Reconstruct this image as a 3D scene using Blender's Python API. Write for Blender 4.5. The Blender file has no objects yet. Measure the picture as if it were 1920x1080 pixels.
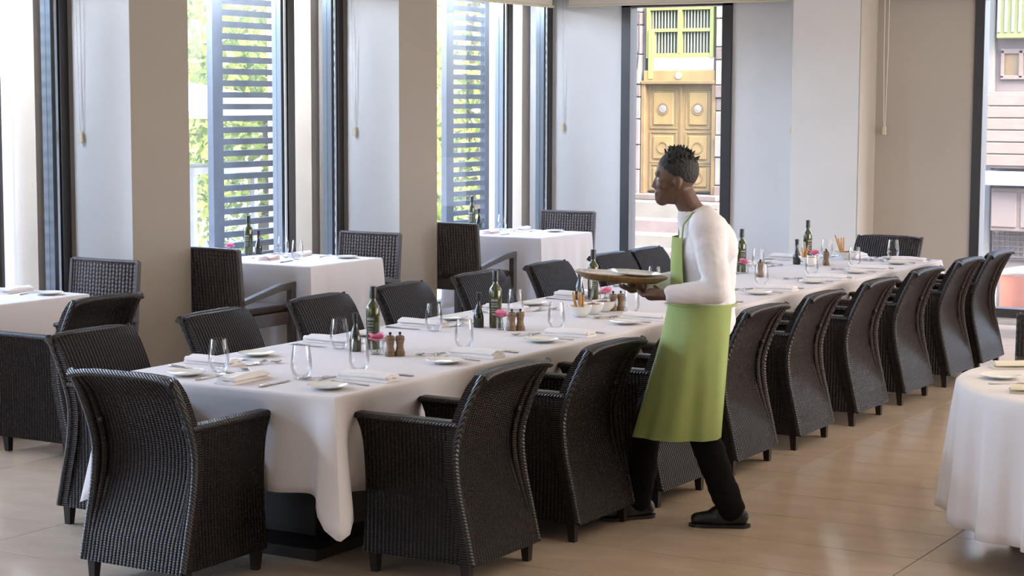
import bpy, bmesh, math, random
from mathutils import Vector, Matrix
random.seed(7)
PI = math.pi
S = bpy.context.scene
COL = S.collection

# ------------------------------------------------------------------ camera
F, TH, YA, RO, CH = 3510.7, .0996, .53354, .003456, 1.95
fw = Vector((-math.sin(YA)*math.cos(TH), math.cos(YA)*math.cos(TH), -math.sin(TH)))
rt = Vector((math.cos(YA), math.sin(YA), 0)); up = rt.cross(fw)
rt, up = math.cos(RO)*rt+math.sin(RO)*up, -math.sin(RO)*rt+math.cos(RO)*up
cd = bpy.data.cameras.new('camera'); cam = bpy.data.objects.new('camera', cd); COL.objects.link(cam)
cd.sensor_width = 36; cd.lens = F/1920*36; cd.clip_start = .05; cd.clip_end = 300
cam.matrix_world = Matrix(((rt.x, up.x, -fw.x, 0), (rt.y, up.y, -fw.y, 0), (rt.z, up.z, -fw.z, CH), (0, 0, 0, 1)))
S.camera = cam
# ------------------------------------------------------------------ world, sun, lamps, exposure
W = bpy.data.worlds.new('sky'); S.world = W; W.use_nodes = True
wn = W.node_tree.nodes; wl = W.node_tree.links
sky = wn.new('ShaderNodeTexSky'); sky.sky_type = 'NISHITA'; sky.sun_disc = False
sky.sun_elevation = math.radians(48); sky.sun_rotation = math.radians(110); sky.air_density = .75; sky.dust_density = 3.5; sky.ozone_density = .6
wl.new(sky.outputs[0], wn['Background'].inputs[0]); wn['Background'].inputs[1].default_value = 3.7
def light(name, kind, loc, direction, energy, color, sx=1, sy=1):
    l = bpy.data.lights.new(name, kind); l.energy = energy; l.color = color
    if kind == 'AREA': l.shape = 'RECTANGLE'; l.size = sx; l.size_y = sy
    o = bpy.data.objects.new(name, l); COL.objects.link(o); o.location = loc
    o.rotation_euler = Vector(direction).to_track_quat('-Z', 'Y').to_euler()
    return o
sun = light('sun', 'SUN', (-12, -6, 20), (-.35, .75, -.8), 2.6, (1, .95, .86)); sun.data.angle = .02
light('right_hall_window_light', 'AREA', (3.6, 11.6, 1.5), (-1, 0, 0), 640, (1, .965, .94), 9, 2.5)
light('rear_hall_window_light', 'AREA', (-6.5, -2.7, 1.65), (0, 1, 0), 105, (.95, .97, 1), 5, 2.7)
light('ceiling_lamp_aisle', 'AREA', (-1.2, 9.0, 3.1), (0, 0, -1), 45, (1, .84, .68), 3, 5)
light('ceiling_lamp_table', 'AREA', (-5.1, 9.6, 3.1), (0, 0, -1), 15, (1, .93, .88), 1.6, 7)
for k, (y0, y1) in enumerate(((.54, 3.16), (3.76, 6.38), (7.0, 9.6), (10.25, 12.85), (13.45, 16.4))):
    p = light('window_daylight_portal', 'AREA', (-9.38, (y0+y1)/2, 1.5), (1, 0, 0), 1, (1, 1, 1), 2.9, y1-y0)
    p.data.cycles.is_portal = True
    light('added_window_head_fill', 'AREA', (-9.68, (y0+y1)/2-.05, 3.08), (.80, .20, -.57), (260, 260, 230, 270, 220)[k], (.80, .89, 1), 2.3, .35)  # unseen fill lamp added outside each window head to brighten the reveals
S.view_settings.view_transform = 'Standard'; S.view_settings.look = 'None'
S.view_settings.gamma = 1; S.view_settings.use_curve_mapping = False
S.view_settings.exposure = 0.0
S.cycles.use_denoising = True
S.cycles.max_bounces = 10; S.cycles.transparent_max_bounces = 24; S.cycles.diffuse_bounces = 4
S.cycles.glossy_bounces = 3; S.cycles.caustics_reflective = False; S.cycles.caustics_refractive = False
S.cycles.sample_clamp_indirect = 6

# ------------------------------------------------------------------ materials
def newmat(name):
    m = bpy.data.materials.new(name); m.use_nodes = True
    nt = m.node_tree; b = nt.nodes['Principled BSDF']
    return m, nt, b
def N(nt, t, **kw):
    n = nt.nodes.new(t)
    for k, v in kw.items():
        if hasattr(n, k) and not k.startswith('i_'): setattr(n, k, v)
        else: n.inputs[int(k[2:]) if k[2:].isdigit() else k[2:]].default_value = v
    return n
def mat(name, col, rough=.6, metal=0, var=0, vscale=8, bump=0, bscale=60, coat=0, spec=.5, trans=None, stretch=None):
    m, nt, b = newmat(name); L = nt.links.new
    b.inputs['Base Color'].default_value = (*col, 1); b.inputs['Roughness'].default_value = rough
    b.inputs['Metallic'].default_value = metal; b.inputs['Coat Weight'].default_value = coat
    b.inputs['Specular IOR Level'].default_value = spec
    tc = N(nt, 'ShaderNodeTexCoord'); src = tc.outputs['Object']
    if stretch:
        mp = N(nt, 'ShaderNodeMapping'); mp.inputs['Scale'].default_value = stretch; L(src, mp.inputs[0]); src = mp.outputs[0]
    if var:
        n = N(nt, 'ShaderNodeTexNoise', i_Scale=vscale, i_Detail=5.0); L(src, n.inputs['Vector'])
        r = N(nt, 'ShaderNodeValToRGB'); r.color_ramp.elements[0].position = .3; r.color_ramp.elements[1].position = .7
        r.color_ramp.elements[0].color = (*[c*(1-var) for c in col], 1); r.color_ramp.elements[1].color = (*[min(1, c*(1+var)) for c in col], 1)
        L(n.outputs['Fac'], r.inputs[0]); L(r.outputs[0], b.inputs['Base Color'])
    if bump:
        n = N(nt, 'ShaderNodeTexNoise', i_Scale=bscale, i_Detail=4.0); L(src, n.inputs['Vector'])
        bp = N(nt, 'ShaderNodeBump', i_Strength=bump, i_Distance=.01); L(n.outputs['Fac'], bp.inputs['Height']); L(bp.outputs[0], b.inputs['Normal'])
    return m
def math_(nt, op, a, b=None):
    n = N(nt, 'ShaderNodeMath', operation=op)
    for i, x in enumerate((a, b)):
        if x is None: continue
        if isinstance(x, (int, float)): n.inputs[i].default_value = x
        else: nt.links.new(x, n.inputs[i])
    return n.outputs[0]
def wicker(name, axis, col, pitch=.0195, row=.010, rough=.42, holes=0.0, hi=None, strength=.9):
    """woven strands: ribs stand along z at the given pitch across `axis`, strands pass over and under them"""
    m, nt, b = newmat(name); L = nt.links.new
    tc = N(nt, 'ShaderNodeTexCoord'); sp = N(nt, 'ShaderNodeSeparateXYZ'); L(tc.outputs['Object'], sp.inputs[0])
    u = sp.outputs[axis]; z = sp.outputs['Z']
    us = math_(nt, 'DIVIDE', u, pitch); zs = math_(nt, 'DIVIDE', z, row)
    rib = math_(nt, 'ABSOLUTE', math_(nt, 'SINE', math_(nt, 'MULTIPLY', us, PI)))
    odd = math_(nt, 'MODULO', math_(nt, 'FLOOR', math_(nt, 'ADD', us, 400)), 2)
    ph = math_(nt, 'ADD', math_(nt, 'MULTIPLY', zs, PI), math_(nt, 'MULTIPLY', odd, PI/5))
    st = math_(nt, 'ABSOLUTE', math_(nt, 'SINE', ph))
    h = math_(nt, 'MULTIPLY', math_(nt, 'POWER', rib, .8), math_(nt, 'ADD', math_(nt, 'MULTIPLY', st, .42), .58))
    bp = N(nt, 'ShaderNodeBump', i_Strength=strength, i_Distance=.009); L(h, bp.inputs['Height']); L(bp.outputs[0], b.inputs['Normal'])
    n = N(nt, 'ShaderNodeTexNoise', i_Scale=14.0, i_Detail=3.0); L(tc.outputs['Object'], n.inputs['Vector'])
    k = math_(nt, 'ADD', math_(nt, 'MULTIPLY', n.outputs['Fac'], .8), .6)
    mx = N(nt, 'ShaderNodeMix', data_type='RGBA'); mx.inputs[6].default_value = (*[c*.15 for c in col], 1); mx.inputs[7].default_value = (*(hi or col), 1)
    L(math_(nt, 'MULTIPLY', h, k), mx.inputs[0]); L(mx.outputs[2], b.inputs['Base Color'])
    b.inputs['Roughness'].default_value = rough; b.inputs['Specular IOR Level'].default_value = .26; b.inputs['Specular Tint'].default_value = (1, .84, .78, 1)
    if holes:
        g = math_(nt, 'LESS_THAN', h, holes)
        t = N(nt, 'ShaderNodeBsdfTransparent'); ms = N(nt, 'ShaderNodeMixShader')
        L(g, ms.inputs[0]); L(b.outputs[0], ms.inputs[1]); L(t.outputs[0], ms.inputs[2]); L(ms.outputs[0], nt.nodes['Material Output'].inputs[0])
    return m
def braid(name, col):
    m, nt, b = newmat(name); L = nt.links.new
    tc = N(nt, 'ShaderNodeTexCoord'); sp = N(nt, 'ShaderNodeSeparateXYZ'); L(tc.outputs['Object'], sp.inputs[0])
    a = math_(nt, 'ADD', math_(nt, 'ADD', sp.outputs[0], sp.outputs[1]), sp.outputs[2])
    h = math_(nt, 'ABSOLUTE', math_(nt, 'SINE', math_(nt, 'MULTIPLY', a, PI/.016)))
    bp = N(nt, 'ShaderNodeBump', i_Strength=1.0, i_Distance=.006); L(h, bp.inputs['Height']); L(bp.outputs[0], b.inputs['Normal'])
    bp.inputs['Strength'].default_value = .5
    mx = N(nt, 'ShaderNodeMix', data_type='RGBA'); mx.inputs[6].default_value = (*[c*.4 for c in col], 1); mx.inputs[7].default_value = (*col, 1)
    L(h, mx.inputs[0]); L(mx.outputs[2], b.inputs['Base Color']); b.inputs['Roughness'].default_value = .36
    return m
def glass(name, tint=(.98, .99, 1), refl=.5, rough=.02, dirt=0, dcol=(.75, .85, 1)):
    m, nt, b = newmat(name); L = nt.links.new; nt.nodes.remove(b)
    t = N(nt, 'ShaderNodeBsdfTransparent'); t.inputs[0].default_value = (*tint, 1)
    g = N(nt, 'ShaderNodeBsdfGlossy'); g.inputs['Roughness'].default_value = rough
    lw = N(nt, 'ShaderNodeLayerWeight', i_Blend=.25)
    f = math_(nt, 'MULTIPLY', math_(nt, 'ADD', lw.outputs['Fresnel'], math_(nt, 'MULTIPLY', math_(nt, 'POWER', lw.outputs['Facing'], 3), .2)), refl)
    ms = N(nt, 'ShaderNodeMixShader'); L(f, ms.inputs[0]); L(t.outputs[0], ms.inputs[1]); L(g.outputs[0], ms.inputs[2]); out = ms.outputs[0]
    if dirt:                                              # dusty film that scatters daylight
        tc = N(nt, 'ShaderNodeTexCoord'); mp = N(nt, 'ShaderNodeMapping'); mp.inputs['Scale'].default_value = (1, 2.4, .35); L(tc.outputs['Object'], mp.inputs[0])
        n = N(nt, 'ShaderNodeTexNoise', i_Scale=1.6, i_Detail=4.0); L(mp.outputs[0], n.inputs['Vector'])
        d = N(nt, 'ShaderNodeBsdfTranslucent'); d.inputs[0].default_value = (*dcol, 1)
        d2 = N(nt, 'ShaderNodeBsdfDiffuse'); d2.inputs[0].default_value = (*dcol, 1)
        m0 = N(nt, 'ShaderNodeMixShader', i_0=.4); L(d.outputs[0], m0.inputs[1]); L(d2.outputs[0], m0.inputs[2])
        m2 = N(nt, 'ShaderNodeMixShader'); L(math_(nt, 'MULTIPLY', n.outputs['Fac'], dirt), m2.inputs[0]); L(out, m2.inputs[1]); L(m0.outputs[0], m2.inputs[2]); out = m2.outputs[0]
    L(out, nt.nodes['Material Output'].inputs[0])
    return m
M = {}
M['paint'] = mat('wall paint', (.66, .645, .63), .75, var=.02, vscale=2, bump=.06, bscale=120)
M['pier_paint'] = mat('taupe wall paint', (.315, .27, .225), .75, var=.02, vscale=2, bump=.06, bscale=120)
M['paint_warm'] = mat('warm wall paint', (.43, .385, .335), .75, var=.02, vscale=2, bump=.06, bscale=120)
M['ceiling'] = mat('ceiling paint', (.74, .70, .64), .8)
M['grout'] = mat('floor grout', (.26, .21, .16), .8)
M['tile'] = mat('polished limestone', (.54, .425, .32), .13, var=.08, vscale=3.2, stretch=(1, 2.2, 1), spec=.55)
M['alu'] = mat('anodised aluminium', (.16, .18, .21), .28, metal=.9)
M['alu_bright'] = mat('polished aluminium strip', (.8, .85, .9), .12, metal=1)
M['frame_dark'] = mat('dark window frame', (.030, .028, .030), .35)
M['glass_pane'] = glass('window glass', refl=.06, dirt=.07)
M['glass_clear'] = glass('clear window glass', refl=.06, dirt=.03, dcol=(1, .98, .95))
M['glassware'] = glass('drinking glass', (.992, .992, .995), refl=.5, rough=.01)
M['cloth'] = mat('white table linen', (.72, .685, .695), .85, bump=.05, bscale=220, spec=.2)
M['napkin'] = mat('white napkin linen', (.84, .795, .785), .85, bump=.15, bscale=180, spec=.2)
M['napkin_cream'] = mat('cream napkin linen', (.72, .66, .54), .85, bump=.15, bscale=180, spec=.2)
M['napkin_pink'] = mat('pink napkin linen', (.80, .64, .62), .85, bump=.15, bscale=180, spec=.2)
M['china'] = mat('white china', (.86, .84, .78), .12, coat=.5)
M['steel'] = mat('polished cutlery steel', (.62, .60, .58), .16, metal=1)
DARK = (.009, .006, .0055)
M['wick_x'] = wicker('dark wicker across x', 'X', DARK, hi=(.0145, .0095, .0085))
M['wick_y'] = wicker('dark wicker across y', 'Y', DARK, hi=(.014, .010, .0095))
M['braid'] = braid('dark wicker braid', (.016, .0115, .011))
M['seat_cushion'] = mat('dark brown cushion cloth', (.040, .023, .018), .8, bump=.2, bscale=150)
M['dark_wood'] = mat('dark stained wood', (.020, .0125, .009), .5, spec=.25, var=.3, vscale=10, stretch=(1, 1, 8))
BR = (.085, .066, .060)
M['open_x'] = wicker('open brown weave across x', 'X', BR, pitch=.028, row=.026, rough=.3, holes=.30, hi=(.12, .098, .092))
M['plain_brown'] = mat('brown wrapped cane', (.060, .044, .038), .45, bump=.5, bscale=90)
M['olive_glass'] = mat('olive oil bottle glass', (.045, .050, .006), .07, coat=.6)
M['black_glass'] = mat('dark vinegar bottle glass', (.012, .013, .010), .07, coat=.6)
M['cap'] = mat('black bottle cap', (.012, .011, .012), .35)
M['cap_grey'] = mat('grey bottle cap', (.06, .055, .06), .4)
M['label'] = mat('dark bottle label', (.035, .040, .022), .6)
M['print'] = mat('pale label print', (.26, .27, .23), .6)
M['beech'] = mat('turned beech wood', (.19, .118, .066), .45, var=.25, vscale=14, stretch=(1, 1, 5))
M['pink'] = mat('pink orchid petal', (.80, .26, .40), .6, var=.2, vscale=30)
M['stem'] = mat('green stem', (.10, .20, .05), .6)
M['water'] = glass('vase water', (.93, .96, .95), refl=.3)
M['bread'] = mat('baked breadstick', (.50, .27, .10), .7, var=.25, vscale=30)
M['nuts'] = mat('dried fruit and nuts', (.26, .09, .05), .7, var=.5, vscale=25)
M['apron'] = mat('green apron cotton', (.33, .40, .135), .85, var=.06, vscale=6, bump=.12, bscale=160)
M['shirt'] = mat('white shirt cotton', (.74, .71, .73), .85, bump=.1, bscale=120)
M['trousers'] = mat('black trouser cloth', (.006, .0055, .006), .9, spec=.15)
M['shoe'] = mat('black shoe leather', (.010, .010, .011), .3)
M['skin'] = mat('dark brown skin', (.105, .052, .033), .5)
M['hair'] = mat('black hair', (.008, .007, .007), .6, bump=.8, bscale=90)
M['tray'] = mat('brown wooden tray', (.27, .165, .075), .4, var=.3, vscale=9, stretch=(6, 1, 1))
M['cord'] = mat('white blind cord', (.70, .68, .64), .7)
M['toggle'] = mat('cream cord weight', (.62, .56, .40), .4)
M['blind'] = mat('beige blind fabric', (.62, .56, .48), .8)
M['louvre'] = mat('grey timber louvre', (.085, .09, .10), .55, var=.12, vscale=10)
M['render_out'] = mat('buff outdoor render', (.66, .54, .42), .85, var=.05, vscale=3, bump=.15, bscale=50)
M['paving'] = mat('outdoor paving', (.17, .16, .15), .85, var=.08, vscale=2)
M['parasol'] = mat('white parasol canvas', (.36, .355, .35), .8)
M['white_paint'] = mat('white outdoor paint', (.22, .22, .215), .6)
M['grey_canvas'] = mat('grey canvas', (.16, .17, .19), .8)
M['bark'] = mat('tree bark', (.10, .075, .05), .9, var=.3, vscale=20)
def leafmat(name, a, b_):
    m, nt, b = newmat(name); L = nt.links.new; nt.nodes.remove(b)
    oi = N(nt, 'ShaderNodeNewGeometry'); r = N(nt, 'ShaderNodeValToRGB')
    r.color_ramp.elements[0].color = (*a, 1); r.color_ramp.elements[1].color = (*b_, 1); L(oi.outputs['Random Per Island'], r.inputs[0])
    d = N(nt, 'ShaderNodeBsdfDiffuse'); t = N(nt, 'ShaderNodeBsdfTranslucent'); L(r.outputs[0], d.inputs[0]); L(r.outputs[0], t.inputs[0])
    ms = N(nt, 'ShaderNodeMixShader', i_0=.45); L(d.outputs[0], ms.inputs[1]); L(t.outputs[0], ms.inputs[2]); L(ms.outputs[0], nt.nodes['Material Output'].inputs[0])
    return m
M['leaf'] = leafmat('sunlit leaves', (.12, .18, .026), (.50, .55, .13))
M['stone_pink'] = mat('pinkish street stone', (.115, .088, .086), .9, var=.15, vscale=3, bump=.5, bscale=9)
M['stone_pale'] = mat('pale street stone', (.118, .110, .095), .9, var=.12, vscale=3, bump=.5, bscale=9)
M['stone_dark'] = mat('brown band stone', (.085, .065, .058), .9, var=.2, vscale=4, bump=.5, bscale=9)
M['yellow_wood'] = mat('yellow ochre painted wood', (.135, .09, .03), .6, var=.15, vscale=3, stretch=(2, 2, .6))
M['yellow_dark'] = mat('worn ochre moulding', (.10, .062, .022), .65, var=.2, vscale=4)
M['lime_paint'] = mat('lime green painted wood', (.12, .13, .038), .6, var=.08, vscale=4)
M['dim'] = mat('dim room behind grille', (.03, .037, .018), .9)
M['iron'] = mat('pale iron bar', (.19, .20, .14), .6)
M['blue_sign'] = mat('blue enamel', (.04, .08, .2), .4)
M['pale_wood'] = mat('weathered pale timber', (.115, .083, .065), .8, var=.12, vscale=4, stretch=(1, 1, 6))
M['pale_pink_plaster'] = mat('pale pink plaster', (.11, .084, .073), .9, var=.08, vscale=2)
M['awning_orange'] = mat('faded orange cloth', (.12, .034, .015), .8, var=.12, vscale=4)
M['cloth_blue'] = mat('blue cloth bundle', (.012, .06, .15), .8, var=.2, vscale=6)
M['cloth_teal'] = mat('teal cloth', (.012, .10, .10), .8)

# ------------------------------------------------------------------ mesh helpers
class G:
    def __init__(s): s.v = []; s.f = []
    def add(s, v, f, T=None):
        o = len(s.v); s.v += [tuple(T @ Vector(p)) if T else tuple(p) for p in v]; s.f += [tuple(i+o for i in q) for q in f]; return s
    def box(s, x0, x1, y0, y1, z0, z1, T=None, tp=(0, 0)):
        a, b = tp
        v = [(x0, y0, z0), (x1, y0, z0), (x1, y1, z0), (x0, y1, z0), (x0+a, y0+b, z1), (x1-a, y0+b, z1), (x1-a, y1-b, z1), (x0+a, y1-b, z1)]
        return s.add(v, [(0, 3, 2, 1), (4, 5, 6, 7), (0, 1, 5, 4), (1, 2, 6, 5), (2, 3, 7, 6), (3, 0, 4, 7)], T)
    def lathe(s, prof, n=24, T=None, sx=1, sy=1, closed=False):
        v = []; f = []
        for r, z in prof:
            for k in range(n): v.append((r*math.cos(2*PI*k/n)*sx, r*math.sin(2*PI*k/n)*sy, z))
        m = len(prof)
        for i in range(m-1 if not closed else m):
            j = (i+1) % m
            for k in range(n): f.append((i*n+k, i*n+(k+1) % n, j*n+(k+1) % n, j*n+k))
        if not closed: f.append(tuple(range(n))[::-1]); f.append(tuple((m-1)*n+k for k in range(n)))
        return s.add(v, f, T)
    def tube(s, pts, rad, n=10, T=None, flat=1.0):
        pts = [Vector(p) for p in pts]; m = len(pts)
        if isinstance(rad, (int, float)): rad = [rad]*m
        v = []; f = []; ref = None
        for i, p in enumerate(pts):
            d = (pts[min(i+1, m-1)]-pts[max(i-1, 0)]).normalized()
            if ref is None: ref = Vector((0, 0, 1)) if abs(d.z) < .9 else Vector((1, 0, 0))
            a = d.cross(ref).normalized(); b = a.cross(d); ref = b
            for k in range(n):
                t = 2*PI*k/n; v.append(p+a*rad[i]*math.cos(t)+b*rad[i]*flat*math.sin(t))
        for i in range(m-1):
            for k in range(n): f.append((i*n+k, i*n+(k+1) % n, (i+1)*n+(k+1) % n, (i+1)*n+k))
        f.append(tuple(range(n))[::-1]); f.append(tuple((m-1)*n+k for k in range(n)))
        return s.add(v, f, T)
    def ball(s, c, r, n=12, m=8, T=None, rx=1, ry=1, rz=1):
        v = [(c[0], c[1], c[2]-r*rz)]; f = []
        for i in range(1, m):
            a = PI*i/m
            for k in range(n): v.append((c[0]+r*rx*math.sin(a)*math.cos(2*PI*k/n), c[1]+r*ry*math.sin(a)*math.sin(2*PI*k/n), c[2]-r*rz*math.cos(a)))
        v.append((c[0], c[1], c[2]+r*rz)); e = len(v)-1
        for k in range(n):
            f.append((0, 1+(k+1) % n, 1+k)); f.append((e, e-n+k, e-n+(k+1) % n))
        for i in range(m-2):
            for k in range(n): f.append((1+i*n+k, 1+i*n+(k+1) % n, 1+(i+1)*n+(k+1) % n, 1+(i+1)*n+k))
        return s.add(v, f, T)
    def grid(s, fn, nu, nv, T=None):
        v = [fn(i/nu, j/nv) for j in range(nv+1) for i in range(nu+1)]; f = []
        for j in range(nv):
            for i in range(nu): a = j*(nu+1)+i; f.append((a, a+1, a+nu+2, a+nu+1))
        return s.add(v, f, T)
    def slab(s, fo, fi, nu, nv, T=None):
        """closed shell between two grids: fo outer, fi inner"""
        w = nu+1; v = [fo(i/nu, j/nv) for j in range(nv+1) for i in range(w)]; o = len(v)
        v += [fi(i/nu, j/nv) for j in range(nv+1) for i in range(w)]; f = []
        for j in range(nv):
            for i in range(nu):
                a = j*w+i; f.append((a, a+1, a+w+1, a+w)); f.append((o+a, o+a+w, o+a+w+1, o+a+1))
        for i in range(nu):
            f.append((i, o+i, o+i+1, i+1)); a = nv*w+i; f.append((a, a+1, o+a+1, o+a))
        for j in range(nv):
            a = j*w; f.append((a, a+w, o+a+w, o+a)); a += nu; f.append((a, o+a, o+a+w, a+w))
        return s.add(v, f, T)
    def data(s, name, m, smooth=True, fix=True, auto=None):
        me = bpy.data.meshes.new(name); me.from_pydata(s.v, [], s.f)
        if fix:
            bm = bmesh.new(); bm.from_mesh(me); bmesh.ops.recalc_face_normals(bm, faces=bm.faces); bm.to_mesh(me); bm.free()
        me.materials.append(M[m] if isinstance(m, str) else m)
        if smooth:
            for p in me.polygons: p.use_smooth = True
            me.set_sharp_from_angle(angle=math.radians(auto or 40))
        return me
    def obj(s, name, m, parent=None, loc=None, rot=None, smooth=True, fix=True, auto=None):
        return link(name, s.data(name, m, smooth, fix, auto), parent, loc, rot)
def link(name, me, parent=None, loc=None, rot=None):
    o = bpy.data.objects.new(name, me); COL.objects.link(o)
    if parent: o.parent = parent
    if loc is not None: o.location = loc
    if rot is not None: o.rotation_euler = (0, 0, rot) if isinstance(rot, (int, float)) else rot
    return o
def bevel(o, w=.004, seg=2):
    b = o.modifiers.new('bevel', 'BEVEL'); b.width = w; b.segments = seg; b.limit_method = 'ANGLE'; return o
def tag(o, label, cat, group=None):
    o['label'] = label; o['category'] = cat
    if group: o['group'] = group
    return o
def thing(name, loc=(0, 0, 0), rot=0):
    return link(name, None, None, loc, rot)
def struct(o, label=None, cat=None):
    o['kind'] = 'structure'
    if label: o['label'] = label
    if cat: o['category'] = cat
    return o
def dup(root, loc, rot=0, label=None, group=None, parent=None):
    r = root.copy(); COL.objects.link(r); r.location = loc; r.rotation_euler = (0, 0, rot)
    if label: r['label'] = label
    if group: r['group'] = group
    for ch in root.children:
        c = ch.copy(); COL.objects.link(c); c.parent = r; c.matrix_parent_inverse = ch.matrix_parent_inverse
        for g in ch.children:
            d = g.copy(); COL.objects.link(d); d.parent = c
    return r
def interp(xs, ys, x):
    if x <= xs[0]: return ys[0]
    for i in range(len(xs)-1):
        if x <= xs[i+1]:
            n = len(xs); t = (x-xs[i])/(xs[i+1]-xs[i]); h = xs[i+1]-xs[i]
            m0 = (ys[i+1]-ys[max(i-1, 0)])/(xs[i+1]-xs[max(i-1, 0)]); m1 = (ys[min(i+2, n-1)]-ys[i])/(xs[min(i+2, n-1)]-xs[i])
            return ys[i]*(2*t**3-3*t*t+1)+h*m0*(t**3-2*t*t+t)+ys[i+1]*(-2*t**3+3*t*t)+h*m1*(t**3-t*t)
    return ys[-1]
ORD = ['first', 'second', 'third', 'fourth', 'fifth', 'sixth', 'seventh', 'eighth', 'ninth']

# ================================================================== STRUCTURE
WX, EY, PX = -9.30, 16.43, -8.68          # window plane, end wall, pier fronts
ZC = 3.35
# floor: slab of grout plus limestone tiles
fl = struct(G().box(-9.50, 4.2, -3, 16.63, -.15, -.004).obj('floor', 'grout', smooth=False), 'polished limestone floor laid in long tiles', 'floor')
def tilemesh(x0, x1, y0, y1):
    g = .0014
    return G().box(-(x1-x0)/2+g, (x1-x0)/2-g, -(y1-y0)/2+g, (y1-y0)/2-g, -.03, 0, tp=(.001, .001))
TW, TD = 1.2, .485
tme = tilemesh(0, TW, 0, TD).data('floor_tile', 'tile', smooth=False)
rows = range(0, 27); cnt = 0
far = G()
for j in rows:
    y = 4.03+TD*j
    if y+TD/2 > 17: break
    off = 0
    for i in range(9):
        x = -9.1+off+TW*i
        if x > .6: continue
        o = link('floor_tile', tme, fl, (x, y, 0)); cnt += 1
# the rest of the floor that the lens never shows, joined
rest = G()
for j in range(-14, 27):
    y = 4.03+TD*j
    if y+TD/2 > 17: break
    for i in range(12):
        x = -9.1+TW*i
        if (j >= 0 and x <= .6) or x > 4: continue
        rest.box(x-TW/2+.002, x+TW/2-.002, y-TD/2+.002, y+TD/2-.002, -.03, 0)
ro = rest.obj('outer_floor_tiles', 'tile', fl, smooth=False); ro['kind'] = 'stuff'
struct(G().box(-9.50, 4.2, -3.2, 16.63, ZC, ZC+.15).obj('ceiling', 'ceiling', smooth=False))
struct(G().box(-9.50, 4.2, -3.2, 16.63, ZC+.15, 7).obj('upper_sun_block', 'render_out', smooth=False))  # unseen block over the ceiling, added to keep sun off the outside walls
# left wall: lintel over the windows, threshold, piers
wl_ = struct(G().box(-9.50, -9.20, -3, 16.63, 2.96, ZC).box(-9.50, -9.20, -3, 16.63, -.15, .06).box(-9.50, -9.20, -3, .54, .06, 2.96).obj('wall_left', 'paint', smooth=False))
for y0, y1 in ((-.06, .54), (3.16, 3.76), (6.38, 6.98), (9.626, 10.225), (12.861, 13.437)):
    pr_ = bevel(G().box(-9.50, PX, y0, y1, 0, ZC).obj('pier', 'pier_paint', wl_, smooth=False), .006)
    G().box(-9.20, PX-.003, y0-.003, y0+.003, 0, ZC-.02).obj('brightened_reveal', 'paint', pr_, smooth=False)  # thin whiter facing, window light on the reveal put into its colour
struct(G().box(4.0, 4.2, -3, 16.63, 0, ZC).obj('wall_right', 'paint_warm', smooth=False))
struct(G().box(-9.50, 4.2, -3.2, -3, 0, ZC).obj('wall_back', 'paint_warm', smooth=False))
# end wall with two tall openings
we = struct(G().box(-9.50, 4.2, EY, EY+.2, 2.88, ZC).box(-9.50, -8.46, EY, EY+.2, 0, 2.88).box(-7.29, -4.96, EY, EY+.2, 0, 2.88).box(-3.2, 4.2, EY, EY+.2, 0, 2.88)
            .box(-8.46, -7.29, EY, EY+.2, 0, .055).box(-4.96, -3.2, EY, EY+.2, 0, .055).obj('wall_end', 'paint', smooth=False))
bevel(G().box(-6.51, -5.87, EY-.43, EY, 0, ZC).obj('pier', 'paint', we, smooth=False), .006)
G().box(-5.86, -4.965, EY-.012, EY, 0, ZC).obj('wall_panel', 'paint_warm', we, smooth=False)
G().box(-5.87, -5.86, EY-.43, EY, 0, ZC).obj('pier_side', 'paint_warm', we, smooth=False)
bs = struct(bevel(G().box(-9.2, -8.50, EY-.015, EY, 0, .08).box(-7.28, -6.52, EY-.015, EY, 0, .08).box(-5.85, -4.98, EY-.025, EY-.012, 0, .08).obj('baseboard_end', 'paint', smooth=False), .002))
# ---- left windows 1..3
def left_window(n, y0, y1, ym):
    w = struct(thing('window_%d' % n, (WX, 0, 0)), ['tall window at left edge of photo', 'tall louvred window between the two piers', 'tall louvred window in the far left corner', '', '', 'left wall window nearest behind the left edge', 'left wall window beside the camera'][n-1], 'window')
    fr = bevel(G().box(-.06, .06, y0, y0+.06, .06, 2.96).box(-.06, .06, y1-.085, y1, .06, 2.96).box(-.06, .06, y0, y1, 2.90, 2.96).box(-.06, .06, y0, y1, .06, .12).obj('frame', 'frame_dark', w, smooth=False), .004)
    G().box(-.045, .045, y1-.155, y1-.085, .12, 2.9).obj('sash_stile', 'alu', fr, smooth=False)
    G().box(.04, .064, y1-.135, y1-.113, .12, 2.9).obj('bright_strip', 'alu_bright', fr, smooth=False)
    mu = bevel(G().box(-.06, .06, ym, ym+.09, .12, 2.9).obj('mullion', 'frame_dark', w, smooth=False), .004)
    G().box(-.045, .045, ym-.075, ym, .12, 2.9).obj('sash_stile', 'alu', mu, smooth=False)
    G().box(.04, .064, ym-.055, ym-.03, .12, 2.9).obj('bright_strip', 'alu_bright', mu, smooth=False)
    G().box(-.004, .004, y0+.06, ym-.075, .12, 2.9).obj('glass_pane', 'glass_pane', w, smooth=False)
    G().box(-.004, .004, ym+.09, y1-.155, .12, 2.9).obj('glass_pane', 'glass_clear', w, smooth=False)
    return w
left_window(1, 6.98, 9.626, 8.88)
left_window(2, 10.225, 12.861, 12.10)
left_window(3, 13.437, EY, 15.56)
left_window(6, 3.76, 6.38, 5.64)
left_window(7, .54, 3.16, 2.42)
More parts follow.
